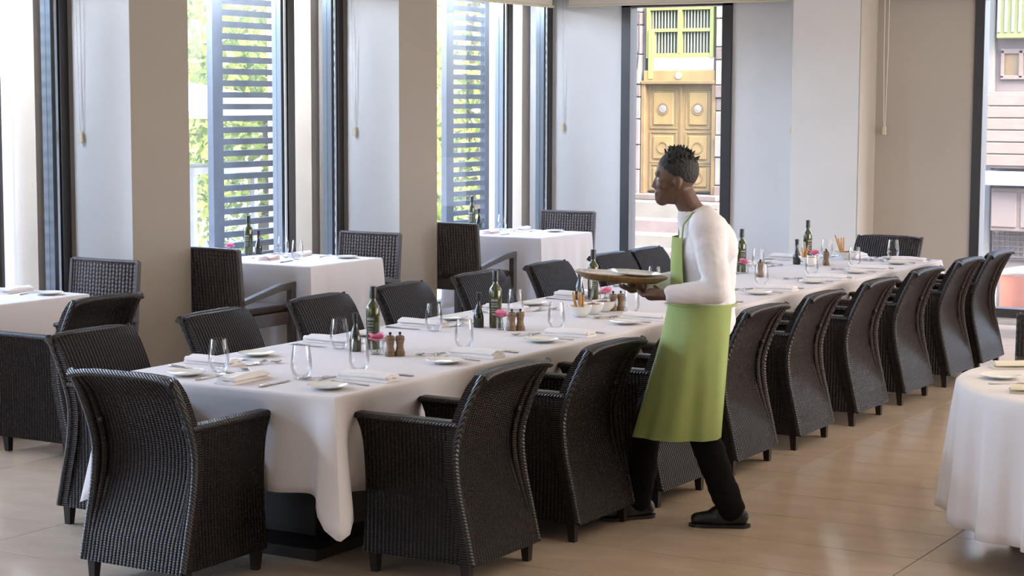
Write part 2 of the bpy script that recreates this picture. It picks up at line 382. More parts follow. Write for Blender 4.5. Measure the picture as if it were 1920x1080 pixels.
def end_window(n, x0, x1, zs, fw_, label):
    w = struct(thing('window_%d' % n, (0, EY, 0)), label, 'window')
    bevel(G().box(x0, x0+fw_, -.03, .12, zs, 2.88).box(x1-fw_, x1, -.03, .12, zs, 2.88).box(x0, x1, -.03, .12, 2.855, 2.88).box(x0, x1, -.03, .12, zs, zs+.08).obj('frame', 'frame_dark', w, smooth=False), .004)
    G().box(x0+fw_, x1-fw_, .04, .048, zs+.08, 2.86).obj('glass_pane', 'glass_clear', w, smooth=False)
end_window(4, -8.46, -7.29, .055, .10, 'tall dark framed window in end wall facing yellow street door')
end_window(5, -4.96, -3.2, .055, .088, 'wide dark framed window at right of end wall')

# ================================================================== WICKER ARMCHAIR
PZ = [.085, .25, .40, .55, .68, .78, .875]; PYv = [.0, .038, .072, .082, .045, .0, -.052]
def prof(z): return interp(PZ, PYv, z)
HW = .268
def build_armchair():
    t = thing('wicker_armchair')
    def rec(u, z):
        a = abs(2*u-1); s = 1 if a < .78 else max(0, 1-((a-.78)/.16))
        s = s*s*(3-2*s); return .045*s*min(1, max(0, (z-.2)/.25))*min(1, max(.25, (.875-z)/.10))
    zz = lambda v: .085+.79*v
    xw = lambda u, z: (2*u-1)*(HW - .012*max(0, (z-.8)/.075)**2)
    fo = lambda u, v: (xw(u, zz(v)), prof(zz(v))+rec(u, zz(v)), zz(v)-.012*abs(2*u-1)**6*max(0, (v-.9)/.1))
    fi = lambda u, v: (xw(u, zz(v)), prof(zz(v))+.06+.02*(1-abs(2*u-1)**2), zz(v)-.012*abs(2*u-1)**6*max(0, (v-.9)/.1))
    G().slab(fo, fi, 28, 22).obj('backrest', 'wick_x', t, auto=60)
    # rolled top rail
    pts = [(x*HW, prof(.875)+.022-.006*abs(x), .868-.020*abs(x)**5) for x in [-1, -.92, -.8, -.5, 0, .5, .8, .92, 1]]
    G().tube(pts, .024, 10, flat=.62).obj('top_rail', 'braid', t)
    for s in (-1, 1):
        G().tube([(s*(HW-.004), prof(z)+.012, z) for z in [.09+.78*k/14 for k in range(15)]], .015, 8).obj('side_rail', 'braid', t)
    fy = lambda z: interp([.085, .3, .45, .58, .65], [.545, .538, .540, .552, .578], z)
    for s in (-1, 1):
        za = lambda v: .085+.56*v
        bow = lambda u, v: .010*math.sin(PI*v)
        f1 = lambda u, v: (s*(HW-bow(u, v)), (prof(za(v))+.03)*(1-u)+fy(za(v))*u, za(v)+.0*u)
        f2 = lambda u, v: (s*(HW-.05), (prof(za(v))+.03)*(1-u)+fy(za(v))*u, za(v))
        a = G().slab(f1, f2, 8, 12).obj('arm', 'wick_y', t, auto=50)
        bevel(G().box(s*(HW-.026)-.033, s*(HW-.026)+.033, .075, .590, .642, .668).obj('arm_rail', 'braid', a, smooth=False), .010, 3)
    G().box(-HW+.05, HW-.05, .10, .52, .33, .37).box(-HW+.05, HW-.05, .49, .53, .10, .37).obj('seat', 'wick_x', t, smooth=False)
    bevel(G().box(-HW+.055, HW-.055, .14, .545, .37, .45).obj('cushion', 'seat_cushion', t, smooth=False), .03, 3)
    for sx in (-1, 1):
        for y in (.036, .485):
            g = G(); x = sx*(HW-.028)
            v0 = [(-.015, 0), (.015, 0), (.015, .03), (-.015, .03)]; v1 = [(-.024, -.004), (.024, -.004), (.024, .046), (-.024, .046)]
            g.add([(x+a, y+b, 0) for a, b in v0]+[(x+a, y+b, .15) for a, b in v1], [(0, 3, 2, 1), (4, 5, 6, 7), (0, 1, 5, 4), (1, 2, 6, 5), (2, 3, 7, 6), (3, 0, 4, 7)])
            g.obj('leg', 'dark_wood', t, smooth=False)
    return tag(t, '', 'chair')
CY_R = [6.535, 7.417, 8.254, 9.15, 10.0, 10.92, 11.824, 12.73, 13.47]
CY_L = [6.52, 7.42, 8.31, 9.12, 9.99, 10.88, 11.78, 12.35, 13.35]
AX, AXL = -3.872, -6.13
proto = build_armchair()
proto.location = (AX, CY_R[0], 0); proto.rotation_euler = (0, 0, PI/2)
proto['group'] = 'armchairs along the right side of the long table'
rl = ['dark wicker armchair nearest the camera on right side of long table',
 'dark wicker armchair second from near end, right side, left of the waiter',
 'dark wicker armchair third from near end, right side, half behind the waiter',
 'dark wicker armchair just right of the waiter at the long table',
 'dark wicker armchair fifth from near end, right side of long table',
 'dark wicker armchair sixth from near end, right side of long table',
 'dark wicker armchair seventh from near end, right side of long table',
 'dark wicker armchair last but one at far end, right side of long table',
 'dark wicker armchair at far right end of long table before right window']
proto['label'] = rl[0]
R_ROT = [.02, .0, -.01, .0, .015, .0, -.01, .0, .0]
for k in range(1, 9): dup(proto, (AX+.003*(k % 3), CY_R[k], 0), PI/2+R_ROT[k], rl[k], 'armchairs along the right side of the long table')
ll = ['bluish lit wicker armchair at near left corner of long table',
 'dark wicker armchair behind first tumbler, second on window side of long table',
 'dark wicker armchair third on window side of long table behind tall oil bottle',
 'dark wicker armchair fourth on window side of long table',
 'dark wicker armchair fifth on window side, behind second pair of bottles',
 'dark wicker armchair sixth on window side, left of third oil bottle',
 'dark wicker armchair seventh on window side, left of the waiter\'s plates',
 'dark wicker armchair eighth on window side before yellow door window',
 'dark wicker armchair ninth on window side, mostly hidden behind the waiter']
for k in range(9): dup(proto, (AXL-.004*(k % 2), CY_L[k], 0), -PI/2+[.0, .05, .03, .04, -.02, .02, -.02, .03, 0][k], ll[k], 'armchairs along the window side of the long table')
dup(proto, (-5.055, 5.555, 0), .0, 'large dark wicker armchair at near head of long table, back to camera', 'armchairs at the heads of the long table')
dup(proto, (-5.05, 14.52, 0), PI, 'dark wicker armchair at far head of long table', 'armchairs at the heads of the long table')
dup(proto, (-7.15, 7.68, 0), PI/2, 'dark wicker armchair at leftmost window table, left edge of photo').pop('group')
dup(proto, (-2.36, 9.62, 0), PI+.25, 'dark wicker armchair behind round table at right edge of photo').pop('group')

# ================================================================== WINDOW ARMCHAIRS (open weave)
def build_window_chair():
    t = thing('woven_dining_chair'); w = .285
    zz = lambda v: .40+.50*v
    fo = lambda u, v: ((2*u-1)*(w-.012*(1-v)), -.035*v+.02*(1-(2*u-1)**2)*1+.02*(1-v), zz(v))
    fi = lambda u, v: ((2*u-1)*(w-.012*(1-v)), -.035*v+.02*(1-(2*u-1)**2)*1+.02*(1-v)+.012, zz(v))
    G().slab(fo, fi, 12, 10).obj('backrest', 'open_x', t, auto=60)
    G().tube([(x*w, -.03+.02*(1-x*x), .90) for x in (-1, -.5, 0, .5, 1)], .014, 8).obj('top_rail', 'plain_brown', t)
    for s in (-1, 1):
        bevel(G().box(s*w-.016, s*w+.016, -.015, .03, 0, .42).add(
            [(s*w-.014, .0, .42), (s*w+.014, .0, .42), (s*w+.014, .035, .42), (s*w-.014, .035, .42), (s*w-.012, -.045, .905), (s*w+.012, -.045, .905), (s*w+.012, -.012, .905), (s*w-.012, -.012, .905)],
            [(0, 3, 2, 1), (4, 5, 6, 7), (0, 1, 5, 4), (1, 2, 6, 5), (2, 3, 7, 6), (3, 0, 4, 7)]).obj('rear_leg', 'plain_brown', t, smooth=False), .004)
        bevel(G().box(s*w-.024, s*w+.024, .545, .60, 0, .60).obj('front_leg', 'plain_brown', t, smooth=False), .004)
        g = G(); xs = (s*w-.027, s*w+.027)
        poly = [(.0, .545), (.42, .628), (.60, .640), (.60, .585), (.43, .578), (.0, .51)]
        n = len(poly); g.add([(xs[0], y, z) for y, z in poly]+[(xs[1], y, z) for y, z in poly],
              [tuple(range(n)), tuple(range(2*n-1, n-1, -1))]+[(i, (i+1) % n, n+(i+1) % n, n+i) for i in range(n)])
        bevel(g.obj('arm', 'plain_brown', t, smooth=False), .006)
    bevel(G().box(-w, w, .01, .58, .33, .42).obj('seat_frame', 'plain_brown', t, smooth=False), .006)
    bevel(G().box(-w+.03, w-.03, .03, .575, .42, .475).obj('cushion', 'seat_cushion', t, smooth=False), .02, 3)
    return tag(t, '', 'chair')
wc = build_window_chair()
wc.location = (-8.56, 10.28, 0); wc['label'] = 'brown woven armchair with back to camera, beside first pier at middle window table'; wc['group'] = 'woven armchairs at the window tables'
for x, y, r, l in ((-8.52, 12.18, PI, 'shiny open weave chair at far end of middle window table, before second pier'),
                   (-8.51, 9.14, PI, 'shiny open weave chair at far end of leftmost window table, before first pier'),
                   (-8.60, 13.52, 0, 'brown woven armchair with back to camera, beside second pier at far window table'),
                   (-8.60, 15.58, PI, 'shiny open weave chair in the corner at far window table')):
    dup(wc, (x, y, 0), r, l, 'woven armchairs at the window tables')

# ================================================================== TABLES AND CLOTHS
def cloth_mesh(x0, x1, y0, y1, zt, drop, seed, corner=.10, clow=.11, amp=.012, wl=.28, rows=12, step=.02, pushes=(0, 0, 0, 0)):
    rnd = random.Random(seed); pts = []          # (x,y,nx,ny,dist to nearest corner,s)
    per = 0; r = .015
    sides = [((x0, y0), (x1, y0), (0, -1)), ((x1, y0), (x1, y1), (1, 0)), ((x1, y1), (x0, y1), (0, 1)), ((x0, y1), (x0, y0), (-1, 0))]
    for (a, b, nrm) in sides:
        L = math.hypot(b[0]-a[0], b[1]-a[1]); dx, dy = (b[0]-a[0])/L, (b[1]-a[1])/L
        ss = []
        s = 0.0
        while s < L:
            ss.append(s); s += step if min(s, L-s) < .4 else step*2
        for s in ss:
            d = min(s, L-s); k = max(0, 1-d/.05)       # blend the normal round the corner
            nx, ny = nrm
            if s < L/2: px, py = -dx, -dy
            else: px, py = dx, dy
            mx, my = nx+px*k*1.0, ny+py*k*1.0; m = math.hypot(mx, my)
            pts.append((a[0]+dx*s, a[1]+dy*s, mx/m, my/m, d, per+s))
        per += L
    ph = [(rnd.uniform(0, 6.28), rnd.uniform(.7, 1.4)*2*PI/wl) for _ in range(3)]
    v = []; f = []; n = len(pts)
    prof_ = [(0, 0), (.006, -.001), (.010, -.006), (.012, -.014)]
    for (o, z) in prof_:
        for (x, y, nx, ny, d, s) in pts: v.append((x-nx*.012+nx*o, y-ny*.012+ny*o, zt+z))
    for i in range(1, rows+1):
        t = i/rows
        for (x, y, nx, ny, d, s) in pts:
            c = math.exp(-(d/.07)**2); c2 = math.exp(-((d-.20)/.07)**2)
            w = sum(math.sin(q*s+p) for p, q in ph)/3*amp*(1+.5*math.sin(s*1.7))
            o = .003+w*t**1.1+corner*c*t**1.05-.040*c2*t+.018*math.exp(-((d-.34)/.06)**2)*t-.020*math.exp(-((d-.045)/.018)**2)*t
            push = pushes[0 if nx < -.8 else 1 if nx > .8 else 2 if ny < -.8 else 3]
            o -= push*(1-math.exp(-((d-.0)/.16)**2))*min(1, t*3.5)
            D = drop+clow*c*c-.004*math.sin(s*3.1)
            v.append((x+nx*o, y+ny*o, zt-.014-(D-.014)*t))
    R = len(prof_)+rows
    for i in range(R-1):
        for k in range(n): f.append((i*n+k, (i+1)*n+k, (i+1)*n+(k+1) % n, i*n+(k+1) % n))
    f.append(tuple(range(n)))
    return G().add(v, f)
def table_cloth(name, args, m='cloth', **kw):
    o = cloth_mesh(*args, **kw).obj(name, m, auto=55)
    so = o.modifiers.new('solid', 'SOLIDIFY'); so.thickness = .003; so.offset = -1
    return o
ZT = .75
tx0, tx1, ty0, ty1 = -5.66, -4.432, 6.095, 13.985
t = tag(thing('banquet_table', (-5.045, 10.04, 0)), 'long dark wooden banquet table under one white cloth', 'table')
bevel(G().box(-.58, .58, -3.90, 3.90, .70, .738).obj('tabletop', 'dark_wood', t, smooth=False), .003)
for py in (-3.25, -1.1, 1.1, 3.25):
    b = bevel(G().box(-.37, .37, -.5, .5, 0, .05).obj('base', 'dark_wood', t, (0, py, 0), smooth=False), .004)
    bevel(G().box(-.22, .22, -.3, .3, .05, .70).obj('pedestal', 'dark_wood', t, (0, py, 0), smooth=False), .004)
tag(table_cloth('tablecloth', (tx0, tx1, ty0, ty1, ZT, .43, 3), corner=.12, clow=.13, amp=.010, wl=.34, pushes=(.13, .045, .05, .06)), 'long white tablecloth over the banquet table with folded corner', 'tablecloth')
WT = [(7.22, 8.62, 'leftmost window table'), (10.90, 11.82, 'middle window table'), (14.27, 15.22, 'far window table')]
for k, (y0, y1, nm) in enumerate(WT):
    cxm = -8.63; cy = (y0+y1)/2
    t = tag(thing('window_table', (cxm, cy, 0)), 'square wooden dining table hidden by white cloth, '+nm, 'table', 'tables by the windows')
    bevel(G().box(-.46, .46, -(y1-y0)/2+.04, (y1-y0)/2-.04, .70, .738).obj('tabletop', 'dark_wood', t, smooth=False), .003)
    for sx in (-1, 1):
        for sy in (-1, 1):
            x, y = sx*.40, sy*((y1-y0)/2-.12); bevel(G().box(x-.03, x+.03, y-.03, y+.03, 0, .70).obj('leg', 'dark_wood', t, smooth=False), .003)
    tag(table_cloth('tablecloth', (-9.12, -8.135, y0, y1, ZT, .66, 11+k), corner=.05, clow=.02, amp=.016, wl=.22), 'white floor length tablecloth on the '+nm, 'tablecloth', 'tablecloths on the window tables')
# round table at the right
RX, RY, RR = -1.62, 8.25, .86
t = tag(thing('round_table', (RX, RY, 0)), 'round pedestal table at right edge under white cloth', 'table')
G().lathe([(.80, .70), (.82, .71), (.82, .735), (.80, .738)], 48).obj('tabletop', 'dark_wood', t)
G().lathe([(.30, 0), (.32, .02), (.30, .06), (.10, .10), (.08, .3), (.08, .60), (.2, .70)], 24).obj('pedestal', 'dark_wood', t)
bevel(G().box(-.62, .62, -.07, .07, 0, .05).box(-.07, .07, -.62, .62, 0, .05).obj('base', 'dark_wood', t, smooth=False), .004)
def rcloth():
    n = 288; v = []; f = []; pr_ = [(0.02, 0), (.5, 0), (.84, 0), (.865, -.003), (.878, -.014)]
    for r, z in pr_: v += [(r*math.cos(2*PI*k/n), r*math.sin(2*PI*k/n), ZT+z) for k in range(n)]
    R = 12
    for i in range(1, R+1):
        t_ = i/R
        for k in range(n):
            a = 2*PI*k/n; w = .042*math.sin(19*a+.8*math.sin(3*a))+.012*math.sin(41*a+1)
            r = .878+.03*t_+max(w, -.026)*t_**.9
            v.append((r*math.cos(a), r*math.sin(a), ZT-.014-.575*t_-.01*math.sin(5*a)*t_))
    m = len(pr_)+R
    for i in range(m-1):
        for k in range(n): f.append((i*n+k, i*n+(k+1) % n, (i+1)*n+(k+1) % n, (i+1)*n+k))
    f.append(tuple(range(n)))
    return G().add(v, f)
o = rcloth().obj('tablecloth', 'cloth', None, (RX, RY, 0), auto=60); so = o.modifiers.new('solid', 'SOLIDIFY'); so.thickness = .003; so.offset = -1
tag(o, 'round white tablecloth falling in folds at right edge', 'tablecloth')

# ================================================================== TABLEWARE
ZI = ZT+.0008
plate_me = G().lathe([(0.001, .004), (.045, .004), (.055, .006), (.086, .016), (.088, .0175), (.086, .0185), (.056, .0095), (.045, .008), (.001, .008)], 32).add([], []).data('side_plate', 'china')
def lathe_open(prof, n=28): return G().lathe(prof, n, closed=False)
gp = [(.006, .003), (.024, 0), (.030, .004), (.040, .022), (.0465, .048), (.0455, .080), (.0405, .118), (.0365, .146), (.0352, .1465), (.0392, .118), (.0440, .080), (.0448, .049), (.0385, .026), (.028, .014), (.006, .012)]
glass_me = lathe_open(gp, 32).data('tumbler', 'glassware')
def napkin_mesh(seed, w=.105, l=.265, h=.034, m='napkin'):
    r = random.Random(seed); g = G()
    a, b = r.uniform(0, 6), r.uniform(0, 6)
    for k, (z0, th, sh, ln) in enumerate(((0, h*.5, 0, 1), (h*.46, h*.54, .008, .95))):
        fo = lambda u, v: ((u-.5)*w*(1 if k == 0 else .92)+sh, (v-.5)*l*ln, z0+th*(.25+.75*(max(0, 1-abs(2*u-1)**3)**.5))*(.9+.12*math.sin(5*v+a)) + .003*math.sin(9*u+b+4*v))
        fi = lambda u, v: ((u-.5)*w*(1 if k == 0 else .92)+sh, (v-.5)*l*ln, z0)
        g.slab(fo, fi, 12, 10)
    g.tube([(-w*.36, -l/2+.012+(.97*l-.012)*t_, h*.55+.002*math.sin(6*t_)) for t_ in [k/8 for k in range(9)]], [.010]*9, 8, flat=.75)
    return g.data('napkin', m, auto=60)
nap_me = [napkin_mesh(s) for s in range(4)]; nap_cream = napkin_mesh(9, m='napkin_cream'); nap_pink = napkin_mesh(10, w=.09, l=.2, m='napkin_pink')
def knife_mesh():
    g = G(); g.tube([(0, -.11, .0045), (0, -.105, .0045), (0, -.06, .0042), (0, -.012, .0034)], [.004, .0085, .0075, .005], 10, flat=.5)
    g.slab(lambda u, v: (-.007+.018*u*(1-.55*max(0, v-.7)/.3)+.004*v, -.012+.122*v, .0040-.001*u), lambda u, v: (-.007+.018*u*(1-.55*max(0, v-.7)/.3)+.004*v, -.012+.122*v, .0022), 3, 8)
    return g.data('dinner_knife', 'steel')
def fork_mesh(k=1.0):
    g = G(); g.tube([(0, -.10*k, .003), (0, -.095*k, .003), (0, -.03*k, .004), (0, .035*k, .006)], [.003, .0075, .005, .0035], 8, flat=.4)
    g.slab(lambda u, v: ((2*u-1)*(.004+.0085*min(1, v*2)), .03*k+.028*k*v, .0075-.002*v), lambda u, v: ((2*u-1)*(.004+.0085*min(1, v*2)), .03*k+.028*k*v, .0055-.002*v), 4, 4)
    for i in range(4):
        x = -.0105+.007*i; g.tube([(x, .056*k, .0045), (x, .075*k, .004), (x, .098*k, .0085)], [.0018, .0016, .0009], 6)
    return g.data('dinner_fork', 'steel')
def spoon_mesh(k=.92):
    g = G(); g.tube([(0, -.10*k, .003), (0, -.095*k, .003), (0, -.03*k, .004), (0, .045*k, .008)], [.003, .0075, .005, .0035], 8, flat=.4)
    f = lambda d: (lambda u, v: ((2*u-1)*.019*math.sin(PI*min(.98, max(.04, v*.94+.04)))**.7, .04*k+.062*k*v, .012-d-.0085*(1-(2*u-1)**2)*math.sin(PI*v)))
    g.slab(f(0), f(.0014), 8, 8)
    return g.data('dessert_spoon', 'steel')
knife_me, fork_me, spoon_me, dfork_me = knife_mesh(), fork_mesh(), spoon_mesh(), fork_mesh(.85)
PR = random.Random(21)
def put(name, me, loc, rot, label, cat, group):
    return tag(link(name, me, None, loc, rot), label, cat, group)
def setting(ox, oy, rot, where, grp, k=0, gx=.225, gy=.355):
    """place for one diner: local +y points from the table edge to the middle"""
    c, s = math.cos(rot), math.sin(rot); j = lambda a: PR.uniform(-a, a)
    P = lambda x, y, z=ZI: (ox+c*x-s*y, oy+s*x+c*y, z)
    put('side_plate', plate_me, P(-.25+j(.01), .165+j(.01)), rot, 'white side plate, '+where, 'plate', 'side plates '+grp)
    put('napkin', nap_me[k % 4], P(.045+j(.012), .175), rot+j(.06), 'folded white napkin, '+where, 'napkin', 'napkins '+grp)
    put('dinner_knife', knife_me, P(.225+j(.01), .165), rot+j(.05), 'steel dinner knife, '+where, 'knife', 'dinner knives '+grp)
    put('dinner_fork', fork_me, P(-.105+j(.01), .165), rot+j(.06), 'steel dinner fork, '+where, 'fork', 'dinner forks '+grp)
    put('dessert_spoon', spoon_me, P(-.045+j(.01), .375+j(.01)), rot+PI/2-.35+j(.1), 'shiny dessert spoon, '+where, 'spoon', 'dessert spoons '+grp)
    put('dessert_fork', dfork_me, P(-.07+j(.01), .335+j(.006), ZI), rot-PI/2+.42+j(.1), 'crossed dessert fork, '+where, 'fork', 'dessert forks '+grp)
    put('tumbler', glass_me, P(gx+j(.01), gy+j(.01)), j(3), 'stemless clear glass, '+where, 'glass', 'glasses '+grp)
SR = [6.53, 7.43, 8.33, 9.22, 10.1, 11.08, 11.95, 12.80, 13.66]
SL = [6.66, 7.56, 8.40, 9.27, 10.10, 11.0, 11.9, 12.7, 13.5]
for k in range(9):
    setting(tx1, SR[k], PI/2, ORD[k]+' place from near end, right side of long table', 'on the right side of the long table', k)
    setting(tx0, SL[k], -PI/2, ORD[k]+' place from near end, window side of long table', 'on the window side of the long table', k+1)
setting(-5.10, ty0, 0, 'near head of the long table', 'at the heads of the long table', 2)
setting(-5.02, ty1, PI, 'far head of the long table', 'at the heads of the long table', 3)

# bottles
def build_oil():
    t = thing('olive_oil_bottle')
    G().lathe([(.010, 0), (.030, 0), (.033, .004), (.033, .195), (.030, .210), (.018, .225), (.0145, .236), (.0145, .262), (.012, .263)], 24).obj('bottle_body', 'olive_glass', t)
    G().lathe([(.014, .245), (.0165, .246), (.0165, .300), (.015, .304), (.003, .304)], 20).obj('bottle_cap', 'cap', t)
    def cyl(r, z0, z1, a0, a1, n=10): return lambda u, v: (r*math.cos(a0+(a1-a0)*u), r*math.sin(a0+(a1-a0)*u), z0+(z1-z0)*v)
    lb = G().slab(cyl(.0336, .06, .165, -2.4, -1.0), cyl(.0329, .06, .165, -2.4, -1.0), 10, 2).obj('bottle_label', 'label', t)
    g = G()
    for z0, h, a0, a1 in ((.142, .012, -2.3, -1.2), (.126, .006, -2.25, -1.25), (.112, .007, -2.28, -1.2), (.098, .004, -2.2, -1.4), (.086, .005, -2.25, -1.25), (.072, .006, -2.15, -1.45)):
        g.slab(cyl(.0343, z0, z0+h, a0, a1), cyl(.0337, z0, z0+h, a0, a1), 6, 1)
    g.obj('label_lettering', 'print', lb)
    return tag(t, '', 'bottle')
def build_vinegar():
    t = thing('vinegar_bottle')
    G().lathe([(.010, 0), (.027, 0), (.029, .004), (.028, .055), (.022, .085), (.014, .112), (.0115, .125), (.0115, .160), (.010, .161)], 24).obj('bottle_body', 'black_glass', t)
    G().lathe([(.0115, .148), (.0135, .149), (.0135, .172), (.0155, .173), (.0155, .184), (.003, .187)], 20).obj('bottle_cap', 'cap', t)
    def cyl(z0, z1): return lambda u, v: (.0298*math.cos(-2.2+1.5*u), .0298*math.sin(-2.2+1.5*u), z0+(z1-z0)*v)
    def cyl2(z0, z1): return lambda u, v: (.0286*math.cos(-2.2+1.5*u), .0286*math.sin(-2.2+1.5*u), z0+(z1-z0)*v)
    lb = G().slab(cyl(.014, .05), cyl2(.014, .05), 8, 1).obj('bottle_label', 'label', t)
    return tag(t, '', 'bottle')
def build_mill():
    t = thing('pepper_mill')
    G().lathe([(.006, 0), (.0235, 0), (.0245, .004), (.0245, .018), (.022, .022), (.0175, .040), (.0165, .050), (.019, .066), (.0225, .076), (.0225, .080), (.020, .082), (.0225, .084), (.0215, .092), (.014, .0975), (.004, .098)], 24).obj('mill_body', 'beech', t)
    G().lathe([(.002, .097), (.004, .098), (.004, .102), (.0075, .105), (.0075, .110), (.004, .114), (.001, .1145)], 14).obj('mill_knob', 'cap', t)
    return tag(t, '', 'mill')
def build_vase():
    t = thing('glass_vase')
    G().lathe([(.004, 0), (.030, 0), (.032, .003), (.033, .065), (.0315, .0655), (.0305, .008), (.004, .007)], 24).obj('vase_wall', 'glassware', t)
    G().lathe([(.003, .009), (.030, .009), (.0305, .032), (.003, .032)], 24).obj('vase_water', 'water', t)
    return tag(t, '', 'vase')
def build_orchid():
    t = thing('orchid_flower')
    G().tube([(0, 0, .010), (.006, .004, .04), (-.004, 0, .068)], .0022, 6).obj('stem', 'stem', t)
    for k in range(6):
        a = 2*PI*k/6+.3; tilt = .5+.4*(k % 2); L = .062 if k % 2 else .052
        f = lambda d: (lambda u, v: (L*v*math.cos(tilt), (2*u-1)*.030*math.sin(PI*min(.97, v*.9+.08))**.8, .0+L*v*math.sin(tilt)-.012*v*v+d+.004*(2*u-1)**2))
        T = Matrix.Translation((-.002, 0, .062)) @ Matrix.Rotation(a, 4, 'Z')
        G().slab(f(0), f(.0012), 6, 6, T).obj('petal', 'pink', t)
    G().ball((0, 0, .078), .012, 10, 6).obj('flower_lip', 'pink', t)
    return tag(t, '', 'flower')
oil, vin, mill, vase, orc = build_oil(), build_vinegar(), build_mill(), build_vase(), build_orchid()
used = set()
def place(o, x, y, rot, label, group, z=ZI):
    if o.name not in used:
        used.add(o.name); o.location = (x, y, z); o.rotation_euler = (0, 0, rot); o['label'] = label; o['group'] = group; return o
    return dup(o, (x, y, z), rot, label, group)
CL = [('first centrepiece from near end', (-5.165, 7.42), (-5.185, 7.30), (-5.035, 7.265), ((-4.945, 7.245), (-4.912, 7.278))),
      ('second centrepiece from near end', (-5.105, 8.47), (-5.185, 8.43), (-5.03, 8.415), ((-4.962, 8.40), (-4.932, 8.437))),
      ('third centrepiece behind triple bowl', (-5.335, 10.0), (-5.40, 9.95), (-5.15, 9.81), ((-4.945, 9.515), (-4.915, 9.553))),
      ('fourth centrepiece just right of the waiter', (-5.32, 12.20), None, (-5.26, 12.11), ((-5.05, 11.90), (-5.09, 12.0))),
      ('last centrepiece near far end', (-5.30, 13.40), (-5.225, 13.0), (-5.14, 13.12), ((-5.00, 13.02), (-5.05, 13.14)))]
for k, (wh, a, b, c, ms) in enumerate(CL):
    place(oil, *a, .35+.2*k, 'tall dark green oil bottle, '+wh, 'oil bottles on the long table')
    if b: place(vin, *b, .3+.3*k, 'short black vinegar bottle, '+wh, 'vinegar bottles on the long table')
    place(vase, *c, .2*k, 'small glass vase of pink orchid, '+wh, 'orchid vases on the long table')
    place(orc, c[0], c[1], 1.1*k, 'pink orchid bloom in glass, '+wh, 'orchids on the long table')
    place(mill, *ms[0], 0, 'nearer turned wooden mill, '+wh, 'wooden mills on the long table')
    place(mill, *ms[1], 1, 'farther turned wooden mill, '+wh, 'wooden mills on the long table')
# bowls, breadsticks, dried mix
def bowl_at(g, x, y, r=.072, h=.062, T=None):
    pf = [(.004, 0), (.026, 0), (.034, .004), (.056, .026), (r, h-.002), (r+.002, h), (r-.003, h), (.050, .028), (.030, .010), (.004, .008)]
    g.lathe(pf, 30, Matrix.Translation((x, y, 0)))
    return g
tb = thing('triple_bowl', (-4.965, 9.30, ZI), .04)
for i, y in enumerate((-.155, 0, .155)): bowl_at(G(), 0, y).obj('bowl_section', 'china', tb)
bevel(G().box(-.022, .022, -.10, -.06, .036, .052).box(-.022, .022, .06, .10, .036, .052).obj('bowl_bridge', 'china', tb, smooth=False), .004)
tag(tb, 'white china dish of three joined bowls left of the waiter\'s apron', 'bowl')
def mix(name, x, y, z, r, n, label, seed):
    g = G(); q = random.Random(seed)
    for _ in range(n):
        a = q.uniform(0, 6.28); d = r*math.sqrt(q.random()); g.ball((d*math.cos(a), d*math.sin(a), q.uniform(0, .014)*(1.3-d/r)), q.uniform(.007, .012), 6, 4, rx=q.uniform(.7, 1.4), rz=.7)
    o = g.obj(name, 'nuts', None, (x, y, z)); o['kind'] = 'stuff'; return tag(o, label, 'nuts')
mix('dried_fruit_mix', -4.965, 9.30, ZI+.046, .046, 42, 'red brown dried fruit and nuts in middle of triple bowl', 1)
mix('dried_fruit_mix', -4.972, 9.455, ZI+.046, .046, 36, 'red brown dried fruit and nuts in far end of triple bowl', 2)
stick_me = G().tube([(0, 0, 0), (.0, .002, .05), (.001, .0, .11), (0, 0, .15)], [.006, .0075, .007, .005], 8).data('breadstick', 'bread')
def sticks(x, y, z, n, where, grp, sc=1, seed=0):
    q = random.Random(seed)
    for i in range(n):
        o = link('breadstick', stick_me, None, (x+q.uniform(-.018, .018), y+q.uniform(-.018, .018), z), (q.uniform(-.35, .35), q.uniform(-.4, .1), q.uniform(0, 3)))
        o.scale = (1, 1, sc*q.uniform(.85, 1.1)); tag(o, ['leftmost', 'tallest', 'middle', 'rightmost', 'leaning'][i % 5]+' baked breadstick '+where, 'breadstick', grp)
sticks(-4.985, 9.185, ZI+.04, 5, 'standing in near end of triple bowl', 'breadsticks in the triple bowl', .62, 4)
b1 = tag(bowl_at(G(), 0, 0, .085, .068).obj('bread_bowl', 'china', None, (-5.09, 12.92, ZI)), 'white bowl of breadsticks beside last short vinegar bottle', 'bowl')
sticks(-5.12, 12.88, ZI+.03, 4, 'standing in bowl beside last vinegar bottle', 'breadsticks in the far bowl', .8, 5)
mix('bread_pieces', -5.09, 12.92, ZI+.05, .055, 40, 'small baked pieces filling the bowl beside last vinegar bottle', 6)
b2 = tag(bowl_at(G(), 0, 0, .10, .06).obj('bread_bowl', 'china', None, (-5.06, 13.62, ZI)), 'white bowl of breadsticks nearest far end of long table', 'bowl')
sticks(-5.10, 13.60, ZI+.03, 4, 'standing in bowl nearest far end of table', 'breadsticks in the last bowl', 1.0, 8)
mix('bread_pieces', -5.06, 13.62, ZI+.045, .068, 44, 'pale bread pieces in bowl nearest far end of table', 9)

